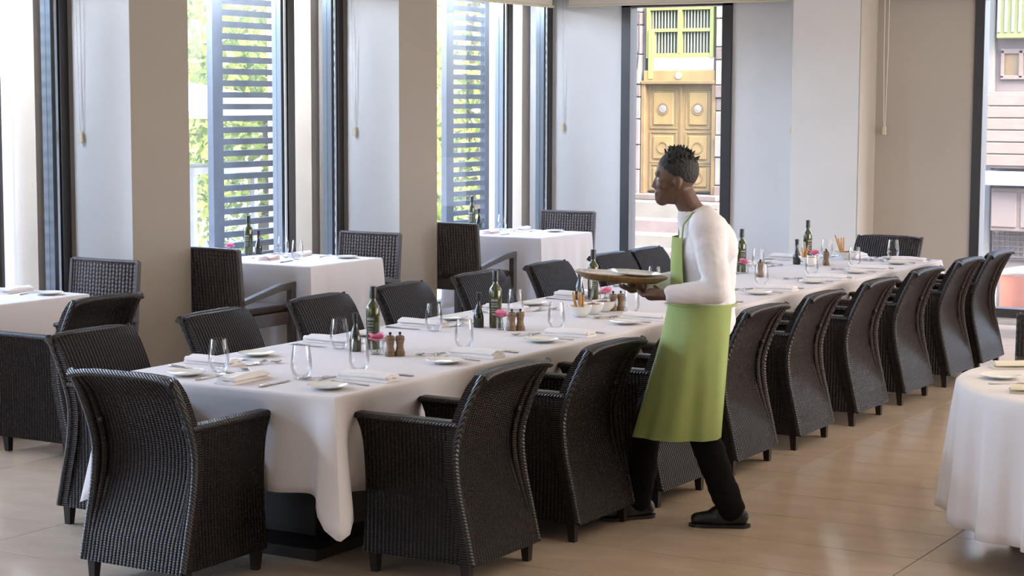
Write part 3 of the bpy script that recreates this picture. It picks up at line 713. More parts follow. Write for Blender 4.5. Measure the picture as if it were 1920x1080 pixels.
# window tables' own tableware
def wt(k, items):
    nm = WT[k][2]
    for i, (kind, x, y, rot, lb) in enumerate(items):
        l = lb+' on the '+nm; g = kind+'s on the window tables'
        if kind == 'oil': place(oil, x, y, rot, l, 'oil bottles on the window tables')
        elif kind == 'vin': place(vin, x, y, rot, l, 'vinegar bottles on the window tables')
        elif kind == 'vase': place(vase, x, y, rot, l, 'vases on the window tables')
        elif kind == 'orc': place(orc, x, y, rot, l, 'orchids on the window tables')
        else:
            me, n, cat = dict(plate=(plate_me, 'side_plate', 'plate'), nap=(nap_me[i % 4], 'napkin', 'napkin'), napp=(nap_pink, 'napkin', 'napkin'), knife=(knife_me, 'dinner_knife', 'knife'), fork=(fork_me, 'dinner_fork', 'fork'), spoon=(spoon_me, 'dessert_spoon', 'spoon'), glass=(glass_me, 'tumbler', 'glass'))[kind]
            put(n, me, (x, y, ZI), rot, l, cat, cat+' pieces on the window tables')
wt(1, [('oil', -9.15, 11.46, .4, 'tall green oil bottle'), ('vin', -9.13, 11.56, .2, 'short black vinegar bottle'), ('vase', -9.21, 11.30, 0, 'glass vase'), ('orc', -9.21, 11.30, .4, 'pink orchid in vase'),
       ('glass', -8.93, 11.61, 0, 'left stemless glass'), ('glass', -8.58, 11.33, 1, 'right stemless glass'), ('napp', -8.74, 11.19, .25, 'folded pink napkin'), ('nap', -8.76, 11.60, PI/2-1.3, 'far folded white napkin'),
       ('plate', -8.33, 11.62, 0, 'far white side plate'), ('knife', -8.52, 11.12, .2, 'near steel knife'), ('fork', -8.92, 11.12, -.3, 'near steel fork'), ('knife', -9.02, 11.68, 0, 'far steel knife'), ('fork', -8.56, 11.66, .2, 'far steel fork'), ('spoon', -8.68, 11.38, 1.3, 'dessert spoon')])
wt(2, [('oil', -9.29, 14.98, .4, 'tall green oil bottle'), ('vin', -9.26, 15.06, .2, 'short black vinegar bottle'), ('glass', -8.93, 14.93, 0, 'stemless glass'), ('napp', -8.80, 14.52, .1, 'near folded napkin'), ('nap', -8.80, 15.07, .2, 'far folded white napkin'),
       ('plate', -8.42, 15.02, 0, 'far white side plate'), ('knife', -8.62, 14.47, .2, 'near steel knife'), ('fork', -8.95, 14.5, .3, 'near steel fork'), ('fork', -8.60, 15.0, -.2, 'far steel fork'), ('spoon', -8.68, 14.78, 1.2, 'dessert spoon'), ('knife', -9.0, 15.07, 0, 'far steel knife')])
wt(0, [('nap', -8.60, 8.44, .15, 'folded white napkin'), ('plate', -8.30, 8.44, 0, 'white side plate'), ('knife', -8.78, 8.42, .3, 'steel knife'), ('fork', -8.45, 8.42, .2, 'steel fork'), ('knife', -8.36, 8.0, 1.2, 'near steel knife'), ('spoon', -8.52, 8.18, 1.2, 'dessert spoon'), ('napp', -8.55, 7.75, 1.3, 'near folded napkin')])
# round table
put('napkin', nap_cream, (-2.30, 8.44, ZI), -1.0, 'folded cream napkin at far left of round table', 'napkin', 'napkins on the round table')
put('napkin', nap_cream, (-2.02, 7.75, ZI), -1.25, 'folded cream napkin at near side of round table', 'napkin', 'napkins on the round table')
put('side_plate', plate_me, (-2.28, 8.06, ZI), 0, 'white side plate between napkins on round table', 'plate', 'plates on the round table')
put('side_plate', plate_me, (-2.17, 8.84, ZI), 0, 'white side plate behind far napkin on round table', 'plate', 'plates on the round table')
put('dinner_fork', fork_me, (-2.20, 7.93, ZI), -.9, 'steel fork below plate on round table', 'fork', 'cutlery on the round table')
put('dinner_knife', knife_me, (-2.05, 8.25, ZI), -1.2, 'steel knife behind plate on round table', 'knife', 'cutlery on the round table')

# ================================================================== BLINDS AND CORDS
def blind(name, ax, p0, p1, c, zc, label):
    """rolled up blind along an axis ('x' or 'y'), its bottom bar and its cord with weight"""
    t = tag(thing(name, (0, 0, 0)), label, 'blind', 'rolled up window blinds')
    if ax == 'y':
        G().tube([(c, p0, 3.02), (c, p1, 3.02)], .055, 16).obj('fabric_roll', 'blind', t)
        G().box(c-.004, c+.004, p0, p1, 2.88, 3.02).obj('blind_fabric', 'blind', t, smooth=False)
        G().tube([(c, p0-.02, 2.876), (c, p1+.02, 2.876)], .014, 10).obj('bottom_bar', 'toggle', t)
    else:
        G().tube([(p0, c, 3.02), (p1, c, 3.02)], .055, 16).obj('fabric_roll', 'blind', t)
        G().box(p0, p1, c-.004, c+.004, 2.885, 3.02).obj('blind_fabric', 'blind', t, smooth=False)
        G().tube([(p0-.02, c, 2.882), (p1+.02, c, 2.882)], .010, 10).obj('bottom_bar', 'toggle', t)
    x, y = zc
    G().tube([(x-.022, y, 3.05), (x-.02, y, 2.4), (x-.008, y, 1.78), (x-.004, y, 1.72)], .0028, 6).tube([(x+.022, y, 3.05), (x+.018, y, 2.4), (x+.006, y, 1.78), (x+.004, y, 1.72)], .0028, 6).obj('cord', 'cord', t)
    bevel(G().box(x-.017, x+.017, y-.010, y+.010, 1.655, 1.73).obj('cord_weight', 'toggle', t, smooth=False), .004)
blind('roller_blind', 'y', 7.05, 9.56, -9.15, (-9.115, 9.60), 'beige blind at left edge with long looped cord')
blind('roller_blind', 'y', 10.30, 12.80, -9.15, (-9.115, 12.835), 'beige blind of middle left window with looped cord')
blind('roller_blind', 'y', 13.50, 16.25, -9.15, (-9.11, EY-.03), 'beige blind of far left window with cord in the corner')
blind('roller_blind', 'x', -9.0, -6.62, EY-.10, (-6.66, EY-.05), 'beige blind above the window of the yellow street door')
blind('roller_blind', 'x', -5.78, -3.2, EY-.10, (-5.76, EY-.05), 'beige blind above the right end window')

# ================================================================== WAITER
def cap(g, a, b, ra, rb, n=16, sx=1.0, axis=None):
    """round cone with spherical ends"""
    a, b = Vector(a), Vector(b); d = (b-a); L = d.length; d.normalize()
    ref = Vector(axis) if axis else (Vector((0, 0, 1)) if abs(d.z) < .9 else Vector((1, 0, 0)))
    e1 = (ref-d*ref.dot(d)).normalized(); e2 = d.cross(e1)
    ring = []
    for k in range(5): t_ = -PI/2+PI/2*k/5; ring.append((a+d*ra*math.sin(t_), ra*math.cos(t_)))
    ring += [(a, ra), (a.lerp(b, .5), (ra+rb)/2), (b, rb)]
    for k in range(1, 6): t_ = PI/2*k/5; ring.append((b+d*rb*math.sin(t_), rb*math.cos(t_)))
    v = []; f = []
    for c, r in ring:
        r = max(r, .0004)
        for k in range(n): th = 2*PI*k/n; v.append(c+e1*r*sx*math.cos(th)+e2*r*math.sin(th))
    m = len(ring)
    for i in range(m-1):
        for k in range(n): f.append((i*n+k, i*n+(k+1) % n, (i+1)*n+(k+1) % n, (i+1)*n+k))
    f.append(tuple(range(n))[::-1]); f.append(tuple((m-1)*n+k for k in range(n)))
    g.add(v, f); return g
def chain(g, pts, rad, **kw):
    for i in range(len(pts)-1): cap(g, pts[i], pts[i+1], rad[i], rad[i+1], **kw)
    return g
from mathutils import noise
def fuse(g, name, m, parent, voxel=.01, smooth=4, wrinkle=0):
    me = g.data(name+'_raw', m); o = bpy.data.objects.new(name+'_raw', me); COL.objects.link(o)
    r = o.modifiers.new('r', 'REMESH'); r.mode = 'VOXEL'; r.voxel_size = voxel; r.use_smooth_shade = True
    s = o.modifiers.new('s', 'SMOOTH'); s.factor = .5; s.iterations = smooth
    dg = bpy.context.evaluated_depsgraph_get(); ev = o.evaluated_get(dg)
    nm = bpy.data.meshes.new_from_object(ev); nm.name = name
    bpy.data.objects.remove(o)
    if wrinkle:
        off = [v.normal*wrinkle*(noise.noise(Vector((v.co.x*9, v.co.y*9, v.co.z*15)))+.6*abs(noise.noise(Vector((v.co.x*22+5, v.co.y*22, v.co.z*30))))) for v in nm.vertices]
        for v, d in zip(nm.vertices, off): v.co += d
    for p in nm.polygons: p.use_smooth = True
    return link(name, nm, parent)
# local frame: +x is where he faces, +y his left (towards the camera), z up
WLOC = (-3.60, 7.84); WROT = math.atan2(-.50, -.86)
wt_ = thing('person', (*WLOC, 0), WROT); wt_.scale = (.98, .98, .98)
tag(wt_, 'waiter in white shirt and long green apron leaning over table with plates', 'person')
hipL, hipR = (-.02, .078, .93), (.0, -.078, .93)
kneeL, ankL = (.03, .10, .50), (-.125, .105, .09)
kneeR, ankR = (.25, -.08, .50), (.30, -.075, .09)
chest = (.0, 0, 1.30); neck = (.065, 0, 1.475); headc = (.15, .0, 1.625)
shL, shR = (.005, .175, 1.405), (.035, -.175, 1.40)
elL, elR = (-.035, .245, 1.13), (.06, -.235, 1.13)
wrL, wrR = (.20, .20, 1.105), (.27, -.16, 1.11)
body = G()
chain(body, [(0, 0, .96), (-.005, 0, 1.12), chest], [.12, .115, .13], sx=1.0)
chain(body, [shL, shR], [.07, .07]); chain(body, [chest, neck], [.11, .062]); chain(body, [neck, (.105, 0, 1.555)], [.056, .054])
for h, k_, a in ((hipL, kneeL, ankL), (hipR, kneeR, ankR)):
    chain(body, [h, k_, a], [.085, .055, .036])
for s_, e, w_ in ((shL, elL, wrL), (shR, elR, wrR)):
    chain(body, [s_, e, w_], [.052, .040, .027])
# head: cranium, jaw, chin, nose, brow, lips, ears
T_ = Vector(headc)
def H(x, y, z): return (headc[0]+x*.97-z*-.10*0+.0, headc[1]+y, headc[2]+z)
body.ball(H(-.01, 0, .03), .097, 24, 16, rx=1.0, ry=.78, rz=.98)
cap(body, H(.03, 0, -.03), H(.055, 0, -.085), .062, .036, n=20); cap(body, H(-.02, 0, -.03), H(.01, 0, -.07), .06, .045)
cap(body, H(.082, 0, .012), H(.097, 0, -.028), .008, .012); body.ball(H(.090, .012, -.031), .0085); body.ball(H(.090, -.012, -.031), .0085)
cap(body, H(.080, .030, .028), H(.080, -.030, .028), .012, .012)
cap(body, H(.086, .018, -.060), H(.086, -.018, -.060), .0075, .0075); cap(body, H(.084, .015, -.071), H(.084, -.015, -.071), .0085, .0085)
for s in (-1, 1):
    body.ball(H(-.012, s*.076, -.012), .03, 14, 10, rx=.62, ry=.26, rz=1.0); body.ball(H(.06, s*.040, -.020), .026, 12, 8)
# hands: palm, four fingers and a thumb under the tray rim
def hand(g, w, side, fdir):
    w = Vector(w); fx = Vector(fdir).normalized(); sd = Vector((0, 0, 1)).cross(fx)*side   # towards thumb side
    pc = w+fx*.075; cap(g, w+fx*.012, pc, .026, .030)
    for i, (off, L) in enumerate(((.026, .066), (.009, .074), (-.009, .069), (-.026, .054))):
        b = pc+sd*off; cap(g, w+fx*.03+sd*off*.7, b, .015, .0115)
        p1 = b+fx*L*.5+Vector((0, 0, -.004)); p2 = p1+fx*L*.3+Vector((0, 0, .010)); p3 = p2+fx*L*.16+Vector((0, 0, .012))
        chain(g, [b, p1, p2, p3], [.0105, .0095, .0088, .0075], n=10)
    t0 = w+fx*.028+sd*.022; t1 = t0+fx*.026+sd*.026+Vector((0, 0, .012)); t2 = t1+fx*.030+sd*.004+Vector((0, 0, .020))
    chain(g, [t0, t1, t2], [.014, .011, .009], n=10)
hand(body, wrL, -1, (.80, -.50, -.02)); hand(body, wrR, 1, (.80, .45, -.02))
fuse(body, 'body', 'skin', wt_, .0058, 2)
# eyes
for s in (-1, 1):
    G().ball(H(.0775, s*.031, .006), .0085, 12, 8).obj('eye', 'shirt', wt_)
# hair: close cap with short tufts
hg = G(); hg.ball(H(-.02, 0, .047), .100, 24, 16, rx=.98, ry=.80, rz=.98)
q = random.Random(3)
for _ in range(120):
    a = q.uniform(0, 6.28); e = q.uniform(.35, 1.5); d = Vector((math.cos(a)*math.cos(e), .8*math.sin(a)*math.cos(e), math.sin(e)))
    if d.x > .55 and d.z < .75: continue
    b = Vector(H(-.02, 0, .047))+d*.095; cap(hg, b, b+d*q.uniform(.004, .018)+Vector((q.uniform(-.01, .01), q.uniform(-.01, .01), .006)), .008, .003, n=6)
ho = hg.obj('hair', 'hair', wt_)
# shirt
sh = G(); chain(sh, [(-.005, 0, .97), (-.012, 0, 1.13), (-.005, 0, 1.29)], [.140, .132, .148]); chain(sh, [(-.02, .08, 1.33), (-.02, -.08, 1.33)], [.125, .125])
chain(sh, [shL, (.01, 0, 1.42), shR], [.085, .085, .085]); cap(sh, (.015, 0, 1.37), (.066, 0, 1.446), .13, .070)
for s_, e, w_ in ((shL, elL, wrL), (shR, elR, wrR)):
    m_ = Vector(e).lerp(Vector(w_), .86); chain(sh, [s_, e, m_], [.078, .060, .046])
fuse(sh, 'shirt', 'shirt', wt_, .008, 6, .007)
G().lathe([(.064, -.012), (.068, 0), (.066, .022), (.060, .026), (.058, .0)], 24, Matrix.Translation((.064, 0, 1.452)) @ Matrix.Rotation(.42, 4, 'Y')).obj('shirt_collar', 'shirt', wt_)
# trousers and shoes
tr = G(); chain(tr, [(-.005, 0, 1.0), (-.0, 0, .93)], [.122, .125]); 
for h, k_, a in ((hipL, kneeL, ankL), (hipR, kneeR, ankR)):
    chain(tr, [h, k_, (a[0], a[1], a[2]+.0)], [.086, .074, .066])
fuse(tr, 'trousers', 'trousers', wt_, .009, 5, .008)
def shoe(a, yaw, nm):
    T = Matrix.Translation((a[0], a[1], 0)) @ Matrix.Rotation(yaw, 4, 'Z'); g = G()
    cap(g, (-.045, 0, .050), (.06, 0, .045), .042, .044); cap(g, (.05, 0, .042), (.155, 0, .034), .044, .032); cap(g, (-.03, 0, .05), (-.015, 0, .105), .042, .047); cap(g, (0, 0, .09), (.07, 0, .06), .042, .036)
    g.v = [tuple(T @ Vector((p[0], p[1], max(p[2], .006)))) for p in g.v]
    o = fuse(g, 'shoe', 'shoe', wt_, .007, 4)
    s = G().slab(lambda u, v: (-.095+.29*v, (2*u-1)*.047*(1-abs(2*v-1)**4)**.5*(1-.25*max(0, .35-abs(v-.38))/.35), .016), lambda u, v: (-.095+.29*v, (2*u-1)*.047*(1-abs(2*v-1)**4)**.5*(1-.25*max(0, .35-abs(v-.38))/.35), 0), 8, 16, T)
    s.obj('shoe_sole', 'cap', o)
shoe(ankL, -.10, 'l'); shoe(ankR, .35, 'r')
# apron: skirt wrapped round the hips, bib, ties
def apron(d):
    def f(u, v):
        a = (u-.5)*2*2.3; z = 1.055-.63*v
        rx = .168+d+.0*v+.12*v**1.2*max(0, math.cos(a-.1))**1.3; ry = .180+d+.03*v
        w = .012*v*math.sin(7*a+1.5*v)+.006*v*math.sin(13*a)
        return (.0+.03*v+(rx+w)*math.cos(a), (ry+w)*math.sin(a), z-.012*math.cos(a)*v)
    return f
ap = G().slab(apron(.003), apron(0), 48, 16).obj('apron', 'apron', wt_, auto=70)
bib = lambda d: (lambda u, v: (-.004+(.157+d+.006*math.sin(PI*v))*math.cos((2*u-1)*(.85-.15*v)), (.157+d)*math.sin((2*u-1)*(.85-.15*v)), 1.03+.33*v))
bb = G().slab(bib(.003), bib(0), 14, 10).obj('apron_bib', 'apron', ap)
for s_ in (-1, 1): G().tube([(.118, s_*.098, 1.355), (.112, s_*.088, 1.42), (.07, s_*.080, 1.475), (.01, s_*.068, 1.492), (-.035, s_*.03, 1.485), (-.045, 0, 1.483)], .010, 8, flat=.45).obj('apron_strap', 'apron', ap)
G().tube([((.158)*math.cos(a)+.010, (.174)*math.sin(a), 1.045) for a in [2*PI*k/32 for k in range(33)]], .010, 8, flat=.6).obj('apron_string', 'apron', ap)
# what he carries: a wooden tray with two white plates (things of their own)
TL = Matrix.Translation((*WLOC, 0)) @ Matrix.Rotation(WROT, 4, 'Z')
tp = TL @ Vector((.388, .02, 1.130))
tr_ = G()
tr_.lathe([(.003, 0), (.165, 0), (.205, .022), (.212, .030), (.206, .033), (.168, .011), (.003, .010)], 48, sx=1.02, sy=.74)
to = tag(tr_.obj('serving_tray', 'tray', None, tp, (0, 0, WROT)), 'oval brown wooden tray held by the waiter over the table', 'tray'); to.rotation_euler = (0, -.07, WROT)
big = G().lathe([(.003, .003), (.06, .003), (.075, .006), (.125, .019), (.128, .021), (.124, .0225), (.076, .010), (.06, .008), (.003, .008)], 40)
mT = Matrix.Translation(tp) @ to.rotation_euler.to_matrix().to_4x4()
for off, l in (((.075, .0, .0125), 'white dinner plate at front of the waiter\'s tray'), ((-.06, -.0, .0235), 'white dinner plate nearest the waiter\'s body on tray')):
    o = big.obj('dinner_plate', 'china', None, mT @ Vector(off), (0, -.07, WROT)); tag(o, l, 'plate', 'plates on the waiter\'s tray')

# ================================================================== OUTSIDE: terrace at left
og = struct(G().box(-80, -9.55, -20, 90, -1.45, -1.25).box(-9.55, 40, 16.9, 90, -1.45, -1.25).obj('ground', 'paving', smooth=False), 'pale paving outside the windows', 'ground')
for k, (y0, l) in enumerate(((6.36, 'near'), (9.58, 'first'), (12.78, 'second'), (16.30, 'third'))):
    o = struct(G().box(-9.98, -9.52, y0, y0+.9, -1.3, 3.8).obj('wall_outside_%s' % l, 'render_out', smooth=False))
def louvre(y0, y1, x, label):
    t = tag(thing('louvre_screen', (x, 0, 0)), label, 'screen', 'louvre screens outside the windows')
    bevel(G().box(-.03, .03, y0, y0+.13, -1.25, 3.6).obj('post', 'louvre', t, smooth=False), .003); bevel(G().box(-.03, .03, y1-.08, y1, -1.25, 3.6).obj('post', 'louvre', t, smooth=False), .003)
    me = G().box(-.03, .02, y0+.13, y1-.08, -.024, .024).data('slat', 'louvre', smooth=False)
    z = .1
    while z < 3.5: link('slat', me, t, (0, 0, z)); z += .0945
louvre(8.52, 9.46, -9.75, 'grey louvre screen outside the window at left edge')
louvre(11.74, 12.69, -9.75, 'grey louvre screen outside the middle left window')
louvre(15.21, 16.0, -9.75, 'grey louvre screen outside the far left window')
def tree(x, y, h, r, n, label, seed):
    q = random.Random(seed); t = tag(thing('leafy_tree', (x, y, -1.25)), label, 'tree', 'trees outside the left windows')
    G().tube([(0, 0, 0), (.1, .05, 1.5), (0, .1, h*.6), (.1, 0, h*.85)], [.2, .15, .1, .03], 8).obj('trunk', 'bark', t)
    v = []; f = []
    for _ in range(n):
        while True:
            p = Vector((q.uniform(-1, 1), q.uniform(-1, 1), q.uniform(-1, 1)))
            if .35 < p.length < 1: break
        p = Vector((p.x*r, p.y*r, h*.52+p.z*h*.52)); L = q.uniform(.07, .15)
        a = Vector((q.gauss(0, 1), q.gauss(0, 1), q.gauss(0, 1))).normalized(); b = a.cross(Vector((q.gauss(0, 1), q.gauss(0, 1), q.gauss(0, 1)))).normalized()
        o = len(v); v += [p-a*L, p+b*L*.5, p+a*L, p-b*L*.5]; f.append((o, o+1, o+2, o+3))
    lo = G().add(v, f).obj('foliage', 'leaf', t, smooth=False, fix=False); lo['kind'] = 'stuff'
tl = ['bright green tree left of the louvres in middle window', 'bright green tree behind the louvres of middle window', 'tall green tree between the two louvred windows',
      'bright green tree behind the louvres of far window', 'green tree at left edge of far window', 'green tree far back behind the white parasol']
for k, (x, y, h, r) in enumerate(((-22.5, 25.3, 8.5, 2.2), (-23.2, 29.6, 8.5, 2.2), (-22, 33.6, 8.5, 2.1), (-18.8, 30.2, 8, 1.8), (-18.6, 26.4, 8, 1.7), (-28, 32, 10, 2.6))):
    tree(x, y, h, r, 8000, tl[k], 40+k)
def parasol(x, y, zb, zt, R, label):
    t = tag(thing('parasol', (x, y, -1.25)), label, 'parasol', 'white parasols outside'); a = zb+1.25; b = zt+1.25
    G().tube([(0, 0, 0), (0, 0, b)], .035, 10).obj('pole', 'white_paint', t); G().lathe([(.3, 0), (.3, .06), (.05, .09)], 20).obj('base', 'white_paint', t)
    g = G(); n = 8
    v = [(0, 0, b)]+[(R*math.cos(2*PI*k/n+.39), R*math.sin(2*PI*k/n+.39), a+.10) for k in range(n)]+[(R*math.cos(2*PI*k/n+.39), R*math.sin(2*PI*k/n+.39), a) for k in range(n)]
    f = [(0, 1+k, 1+(k+1) % n) for k in range(n)]+[(1+k, 9+k, 9+(k+1) % n, 1+(k+1) % n) for k in range(n)]
    o = g.add(v, f).obj('canopy', 'parasol', t, smooth=False); s = o.modifiers.new('s', 'SOLIDIFY'); s.thickness = .01
    for k in range(n): G().tube([(0, 0, b-.45), (R*.97*math.cos(2*PI*k/n+.39), R*.97*math.sin(2*PI*k/n+.39), a+.09)], .012, 6).obj('rib', 'white_paint', t)
parasol(-18, 20.9, 1.70, 2.24, 2.5, 'large white parasol seen through the middle left window')
pv = tag(thing('garden_pavilion', (-19, 22.4, -1.25)), 'low white garden pavilion below the parasol outside middle window', 'pavilion')
G().box(-.9, .9, -1.0, .6, 2.10, 2.20).obj('roof', 'white_paint', pv, smooth=False)
for sx in (-1, 1):
    for y in (-.92, .52): G().box(sx*.82-.04, sx*.82+.04, y-.04, y+.04, 0, 2.10).obj('post', 'white_paint', pv, smooth=False)
lg = tag(thing('garden_lounger', (-15.5, 18.3, -1.25)), 'white garden lounger outside middle left window', 'lounger')
bevel(G().box(-.35, .35, -1, .5, .28, .42).obj('mattress', 'white_paint', lg, smooth=False), .03)
G().add([(-.35, .5, .30), (.35, .5, .30), (.35, .5, .42), (-.35, .5, .42), (-.35, 1.0, .85), (.35, 1.0, .85), (.35, .93, .93), (-.35, .93, .93)], [(0, 1, 2, 3), (4, 7, 6, 5), (0, 4, 5, 1), (1, 5, 6, 2), (2, 6, 7, 3), (3, 7, 4, 0)]).obj('backrest', 'grey_canvas', lg, smooth=False)
for sx in (-.3, .3):
    for y in (-.9, .4): G().box(sx-.03, sx+.03, y-.03, y+.03, 0, .28).obj('leg', 'white_paint', lg, smooth=False)

# ================================================================== OUTSIDE: street house with the yellow door
FY = 34.8
sb = tag(thing('stone_house', (0, FY, 0)), 'old pale stone house with yellow double door seen through end window', 'building')
G().box(-21, -17.45, .12, .6, -1.3, 6).box(-15.78, -12, .12, .6, -1.3, 6).box(-17.45, -15.78, .12, .6, 3.99, 6).box(-17.45, -15.78, .30, .6, -1.3, 3.99).obj('wall', 'stone_pale', sb, smooth=False)
q = random.Random(5); z = -.10; k = 0
for (xa, xb, mm) in ((-18.6, -17.46, 'stone_pink'), (-15.77, -14.6, 'stone_pale')):
    z = .0
    while z < 4.6:
        h = q.uniform(.42, .62); dark = q.random() < .22
        if dark: h = .26
        mid = xa+(xb-xa)*q.uniform(.35, .65)
        for a, b in ((xa, mid), (mid, xb)):
            d = q.uniform(0, .05)
            bevel(G().box(a+.008, b-.008, -.06-d, .12, z+.008, z+h-.008).obj('stone_block', 'stone_dark' if dark else (mm if q.random() < .8 else 'stone_pale'), sb, smooth=False), .015)
        z += h
# grille window above the door
gw = bevel(G().box(-17.36, -17.28, -.03, .2, 2.83, 4.0).box(-15.93, -15.85, -.03, .2, 2.83, 4.0).box(-17.30, -15.91, -.02, .19, 2.84, 2.93).box(-17.30, -15.91, -.02, .19, 3.80, 3.99).box(-16.65, -16.56, -.025, .195, 2.92, 3.82).box(-17.30, -15.91, -.015, .18, 3.36, 3.43).obj('grille_frame', 'lime_paint', sb, smooth=False), .004)
bar = G().tube([(0, 0, 0), (0, 0, .88)], .014, 6).data('grille_bar', 'iron')
for i in range(19):
    x = -17.25+.07*i+(.03 if i > 8 else 0)
    if abs(x+16.6) > .06: link('grille_bar', bar, gw, (x, .06, 2.93))
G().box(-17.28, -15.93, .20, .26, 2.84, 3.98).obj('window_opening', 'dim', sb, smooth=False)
for x0 in (-17.2, -16.25): G().add([(x0, -.04, 3.90), (x0+.32, -.04, 3.93), (x0+.32, .0, 3.93), (x0, .0, 3.90), (x0, -.04, 3.93), (x0+.32, -.04, 3.95), (x0+.32, .0, 3.95), (x0, 0, 3.93)], [(0, 1, 2, 3), (4, 7, 6, 5), (0, 4, 5, 1), (1, 5, 6, 2), (2, 6, 7, 3), (3, 7, 4, 0)]).obj('scroll_ornament', 'dim', sb, smooth=False)
bevel(G().box(-17.22, -15.84, -.02, .2, 2.58, 2.84).obj('plaster_panel', 'white_paint', sb, smooth=False), .01)
bevel(G().box(-17.30, -17.18, -.06, .2, 2.40, 3.42).obj('jamb_board', 'lime_paint', sb, smooth=False), .01)
ln = bevel(G().box(-17.40, -15.80, -.05, .2, 2.36, 2.58).obj('lintel', 'yellow_wood', sb, smooth=False), .01)
bevel(G().box(-17.45, -15.78, -.09, .2, 2.30, 2.37).obj('lintel_cornice', 'yellow_dark', ln, smooth=False), .012)
G().lathe([(.003, 0), (.07, 0), (.07, .02), (.003, .02)], 16, Matrix.Translation((-16.6, -.05, 2.475)) @ Matrix.Rotation(PI/2, 4, 'X')).obj('round_plaque', 'white_paint', ln)
for x in (-17.43, -15.84): bevel(G().box(x-.02, x+.07, -.06, .2, .06, 2.32).obj('door_jamb', 'yellow_dark', sb, smooth=False), .01)
def leaf(x0, x1):
    lf = bevel(G().box(x0, x1, .10, .18, .10, 2.30).obj('door_leaf', 'yellow_wood', sb, smooth=False), .008)
    w = x1-x0
    for z0, z1 in ((1.42, 2.18), (.72, 1.30), (.16, .64)):
        a, b = x0+.10, x1-.10
        bevel(G().box(a-.035, b+.035, .075, .10, z0-.035, z0).box(a-.035, b+.035, .075, .10, z1, z1+.035).box(a-.035, a, .075, .10, z0, z1).box(b, b+.035, .075, .10, z0, z1).obj('panel_moulding', 'yellow_dark', lf, smooth=False), .006)
        bevel(G().box(a+.05, b-.05, .065, .10, z0+.05, z1-.05).obj('raised_panel', 'yellow_wood', lf, smooth=False), .02)
        G().lathe([(.10, 0), (.125, .0), (.125, .022), (.10, .022)], 24, Matrix.Translation(((a+b)/2, .068, (z0+z1)/2)) @ Matrix.Rotation(PI/2, 4, 'X'), closed=True).obj('carved_ring', 'yellow_dark', lf)
    G().lathe([(.003, 0), (.085, 0), (.085, .02), (.003, .03)], 20, Matrix.Translation(((x0+x1)/2, .066, 1.80)) @ Matrix.Rotation(PI/2, 4, 'X')).obj('carved_rosette', 'stone_pale', lf)
leaf(-17.38, -16.62); leaf(-16.57, -15.86)
bevel(G().box(-16.625, -16.565, .06, .16, .10, 2.30).obj('meeting_stile', 'yellow_dark', sb, smooth=False), .008)
bevel(G().box(-17.6, -15.6, -.35, .12, -.06, .06).obj('threshold', 'stone_dark', sb, smooth=False), .02)
bevel(G().box(-15.52, -15.40, -.14, -.06, 1.52, 1.68).obj('house_sign', 'blue_sign', sb, smooth=False), .004)
st = tag(thing('street_steps', (0, FY, 0)), 'wide pinkish stone steps below the yellow street door', 'steps')
for i, (z, d) in enumerate(((-.06, .9), (-.38, 1.6), (-.62, 2.3), (-.86, 3.0), (-1.08, 3.7))):
    bevel(G().box(-20.5, -12.5, -d, -d+.75 if i else -.36, -1.26, z).obj('step', 'stone_pink' if i % 2 else 'stone_pale', st, smooth=False), .02)
# cable loops on the stones
tag(G().tube([(-17.75, FY-.16, 2.6), (-17.62, FY-.17, 2.5), (-17.5, FY-.16, 2.62), (-17.46, FY-.15, 3.1), (-17.47, FY-.15, 3.8)], .012, 6).tube([(-17.75, FY-.16, 2.95), (-17.6, FY-.17, 2.88), (-17.47, FY-.15, 2.96)], .012, 6).obj('cable', 'cap'), 'black cable looping across stones left of the street door', 'cable')

# street house seen through the right window
HY = 27.0
hb = tag(thing('plaster_house', (0, HY, 0)), 'pale house with timber bay seen through right window', 'building')
G().box(-9.4, -3, .0, .6, -1.3, 6).obj('wall', 'pale_pink_plaster', hb, smooth=False)
bevel(G().box(-8.02, -7.84, -.10, 0, -1.3, 6).obj('pilaster', 'stone_pale', hb, smooth=False), .02)
bevel(G().box(-7.78, -6.2, -.25, 0, 2.86, 3.9).obj('upper_bay', 'lime_paint', hb, smooth=False), .02)
for i in range(16): G().box(-7.76+.10*i, -7.72+.10*i, -.275, -.25, 2.95, 3.8).obj('lattice_batten', 'stone_pale', hb, smooth=False)
wf = bevel(G().box(-7.76, -7.71, -.06, 0, 2.30, 2.70).box(-7.5, -7.44, -.06, 0, 2.30, 2.70).box(-7.1, -7.04, -.06, 0, 2.30, 2.70).box(-7.76, -6.4, -.06, 0, 2.65, 2.72).box(-7.76, -6.4, -.06, 0, 2.28, 2.34).obj('window_frame', 'pale_wood', hb, smooth=False), .008)
G().box(-7.72, -6.42, -.02, .0, 2.34, 2.66).obj('window_board', 'yellow_dark', wf, smooth=False)
bayb = bevel(G().box(-7.76, -6.0, -.55, 0, 1.02, 2.10).obj('timber_bay', 'pale_wood', hb, smooth=False), .015)
for i in range(6): bevel(G().box(-7.78, -5.98, -.585, -.55, 1.06+.17*i, 1.06+.17*i+.155).obj('bay_plank', 'pale_wood', bayb, smooth=False), .008)
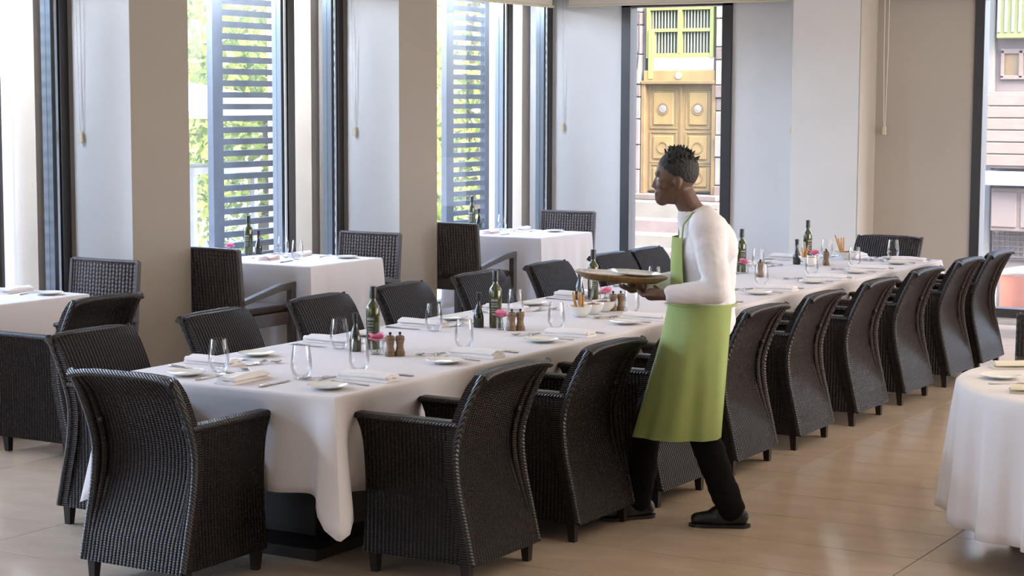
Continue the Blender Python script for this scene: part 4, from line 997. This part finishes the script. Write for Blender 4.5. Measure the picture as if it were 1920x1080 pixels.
bevel(G().box(-7.85, -5.9, -.65, 0, .78, .98).obj('bay_shelf', 'grey_canvas', bayb, smooth=False), .01)
lb = bevel(G().box(-7.74, -6.0, -.42, 0, .12, .74).obj('lower_bay', 'pale_wood', hb, smooth=False), .02)
for i in range(4): bevel(G().box(-7.72+.42*i, -7.36+.42*i, -.45, -.42, .18, .68).obj('bay_panel', 'pale_pink_plaster', lb, smooth=False), .01)
la = bevel(G().box(-7.80, -6.0, -.05, 0, -.32, .10).obj('lattice_panel', 'pale_wood', hb, smooth=False), .006)
lat = G()
for i in range(26):
    x = -7.8+.075*i
    lat.box(x, x+.018, -.075, -.055, -.30, .08)
for i in range(5): lat.box(-7.8, -6.0, -.085, -.06, -.28+.075*i, -.262+.075*i)
lat.obj('lattice_bars', 'stone_dark', la, smooth=False)
aw = tag(thing('market_stall', (-6.9, HY-.6, -1.25)), 'orange draped market stall below timber bay in right window', 'stall')
G().slab(lambda u, v: (-.62+1.6*u, -.25+.5*v, .84+.05*math.sin(7*u)-.06*(1-v)), lambda u, v: (-.62+1.6*u, -.25+.5*v, .82+.05*math.sin(7*u)-.06*(1-v)), 14, 4).obj('stall_roof', 'pale_wood', aw)
G().slab(lambda u, v: (-.55+1.5*u, -.25+.03*math.sin(16*u), .25+.52*v), lambda u, v: (-.55+1.5*u, -.24+.03*math.sin(16*u), .25+.52*v), 20, 4).obj('stall_cloth', 'awning_orange', aw)
for x in (-.62, .9): G().box(x-.02, x+.02, -.27, -.23, 0, .84).obj('stall_post', 'white_paint', aw, smooth=False)
for x, mm, l in ((-7.72, 'cloth_blue', 'leftmost blue cloth bundle on ground by market stall'), (-7.05, 'cloth_teal', 'teal cloth bundle in front of market stall'), (-7.42, 'cloth_blue', 'right blue cloth bundle in front of market stall')):
    tag(G().ball((0, 0, .14), .15, 14, 10, rx=1.1, ry=.8, rz=.95).ball((.05, 0, .26), .07, 10, 6).obj('cloth_bundle', mm, None, (x, HY-.98, -1.25)), l, 'bundle')
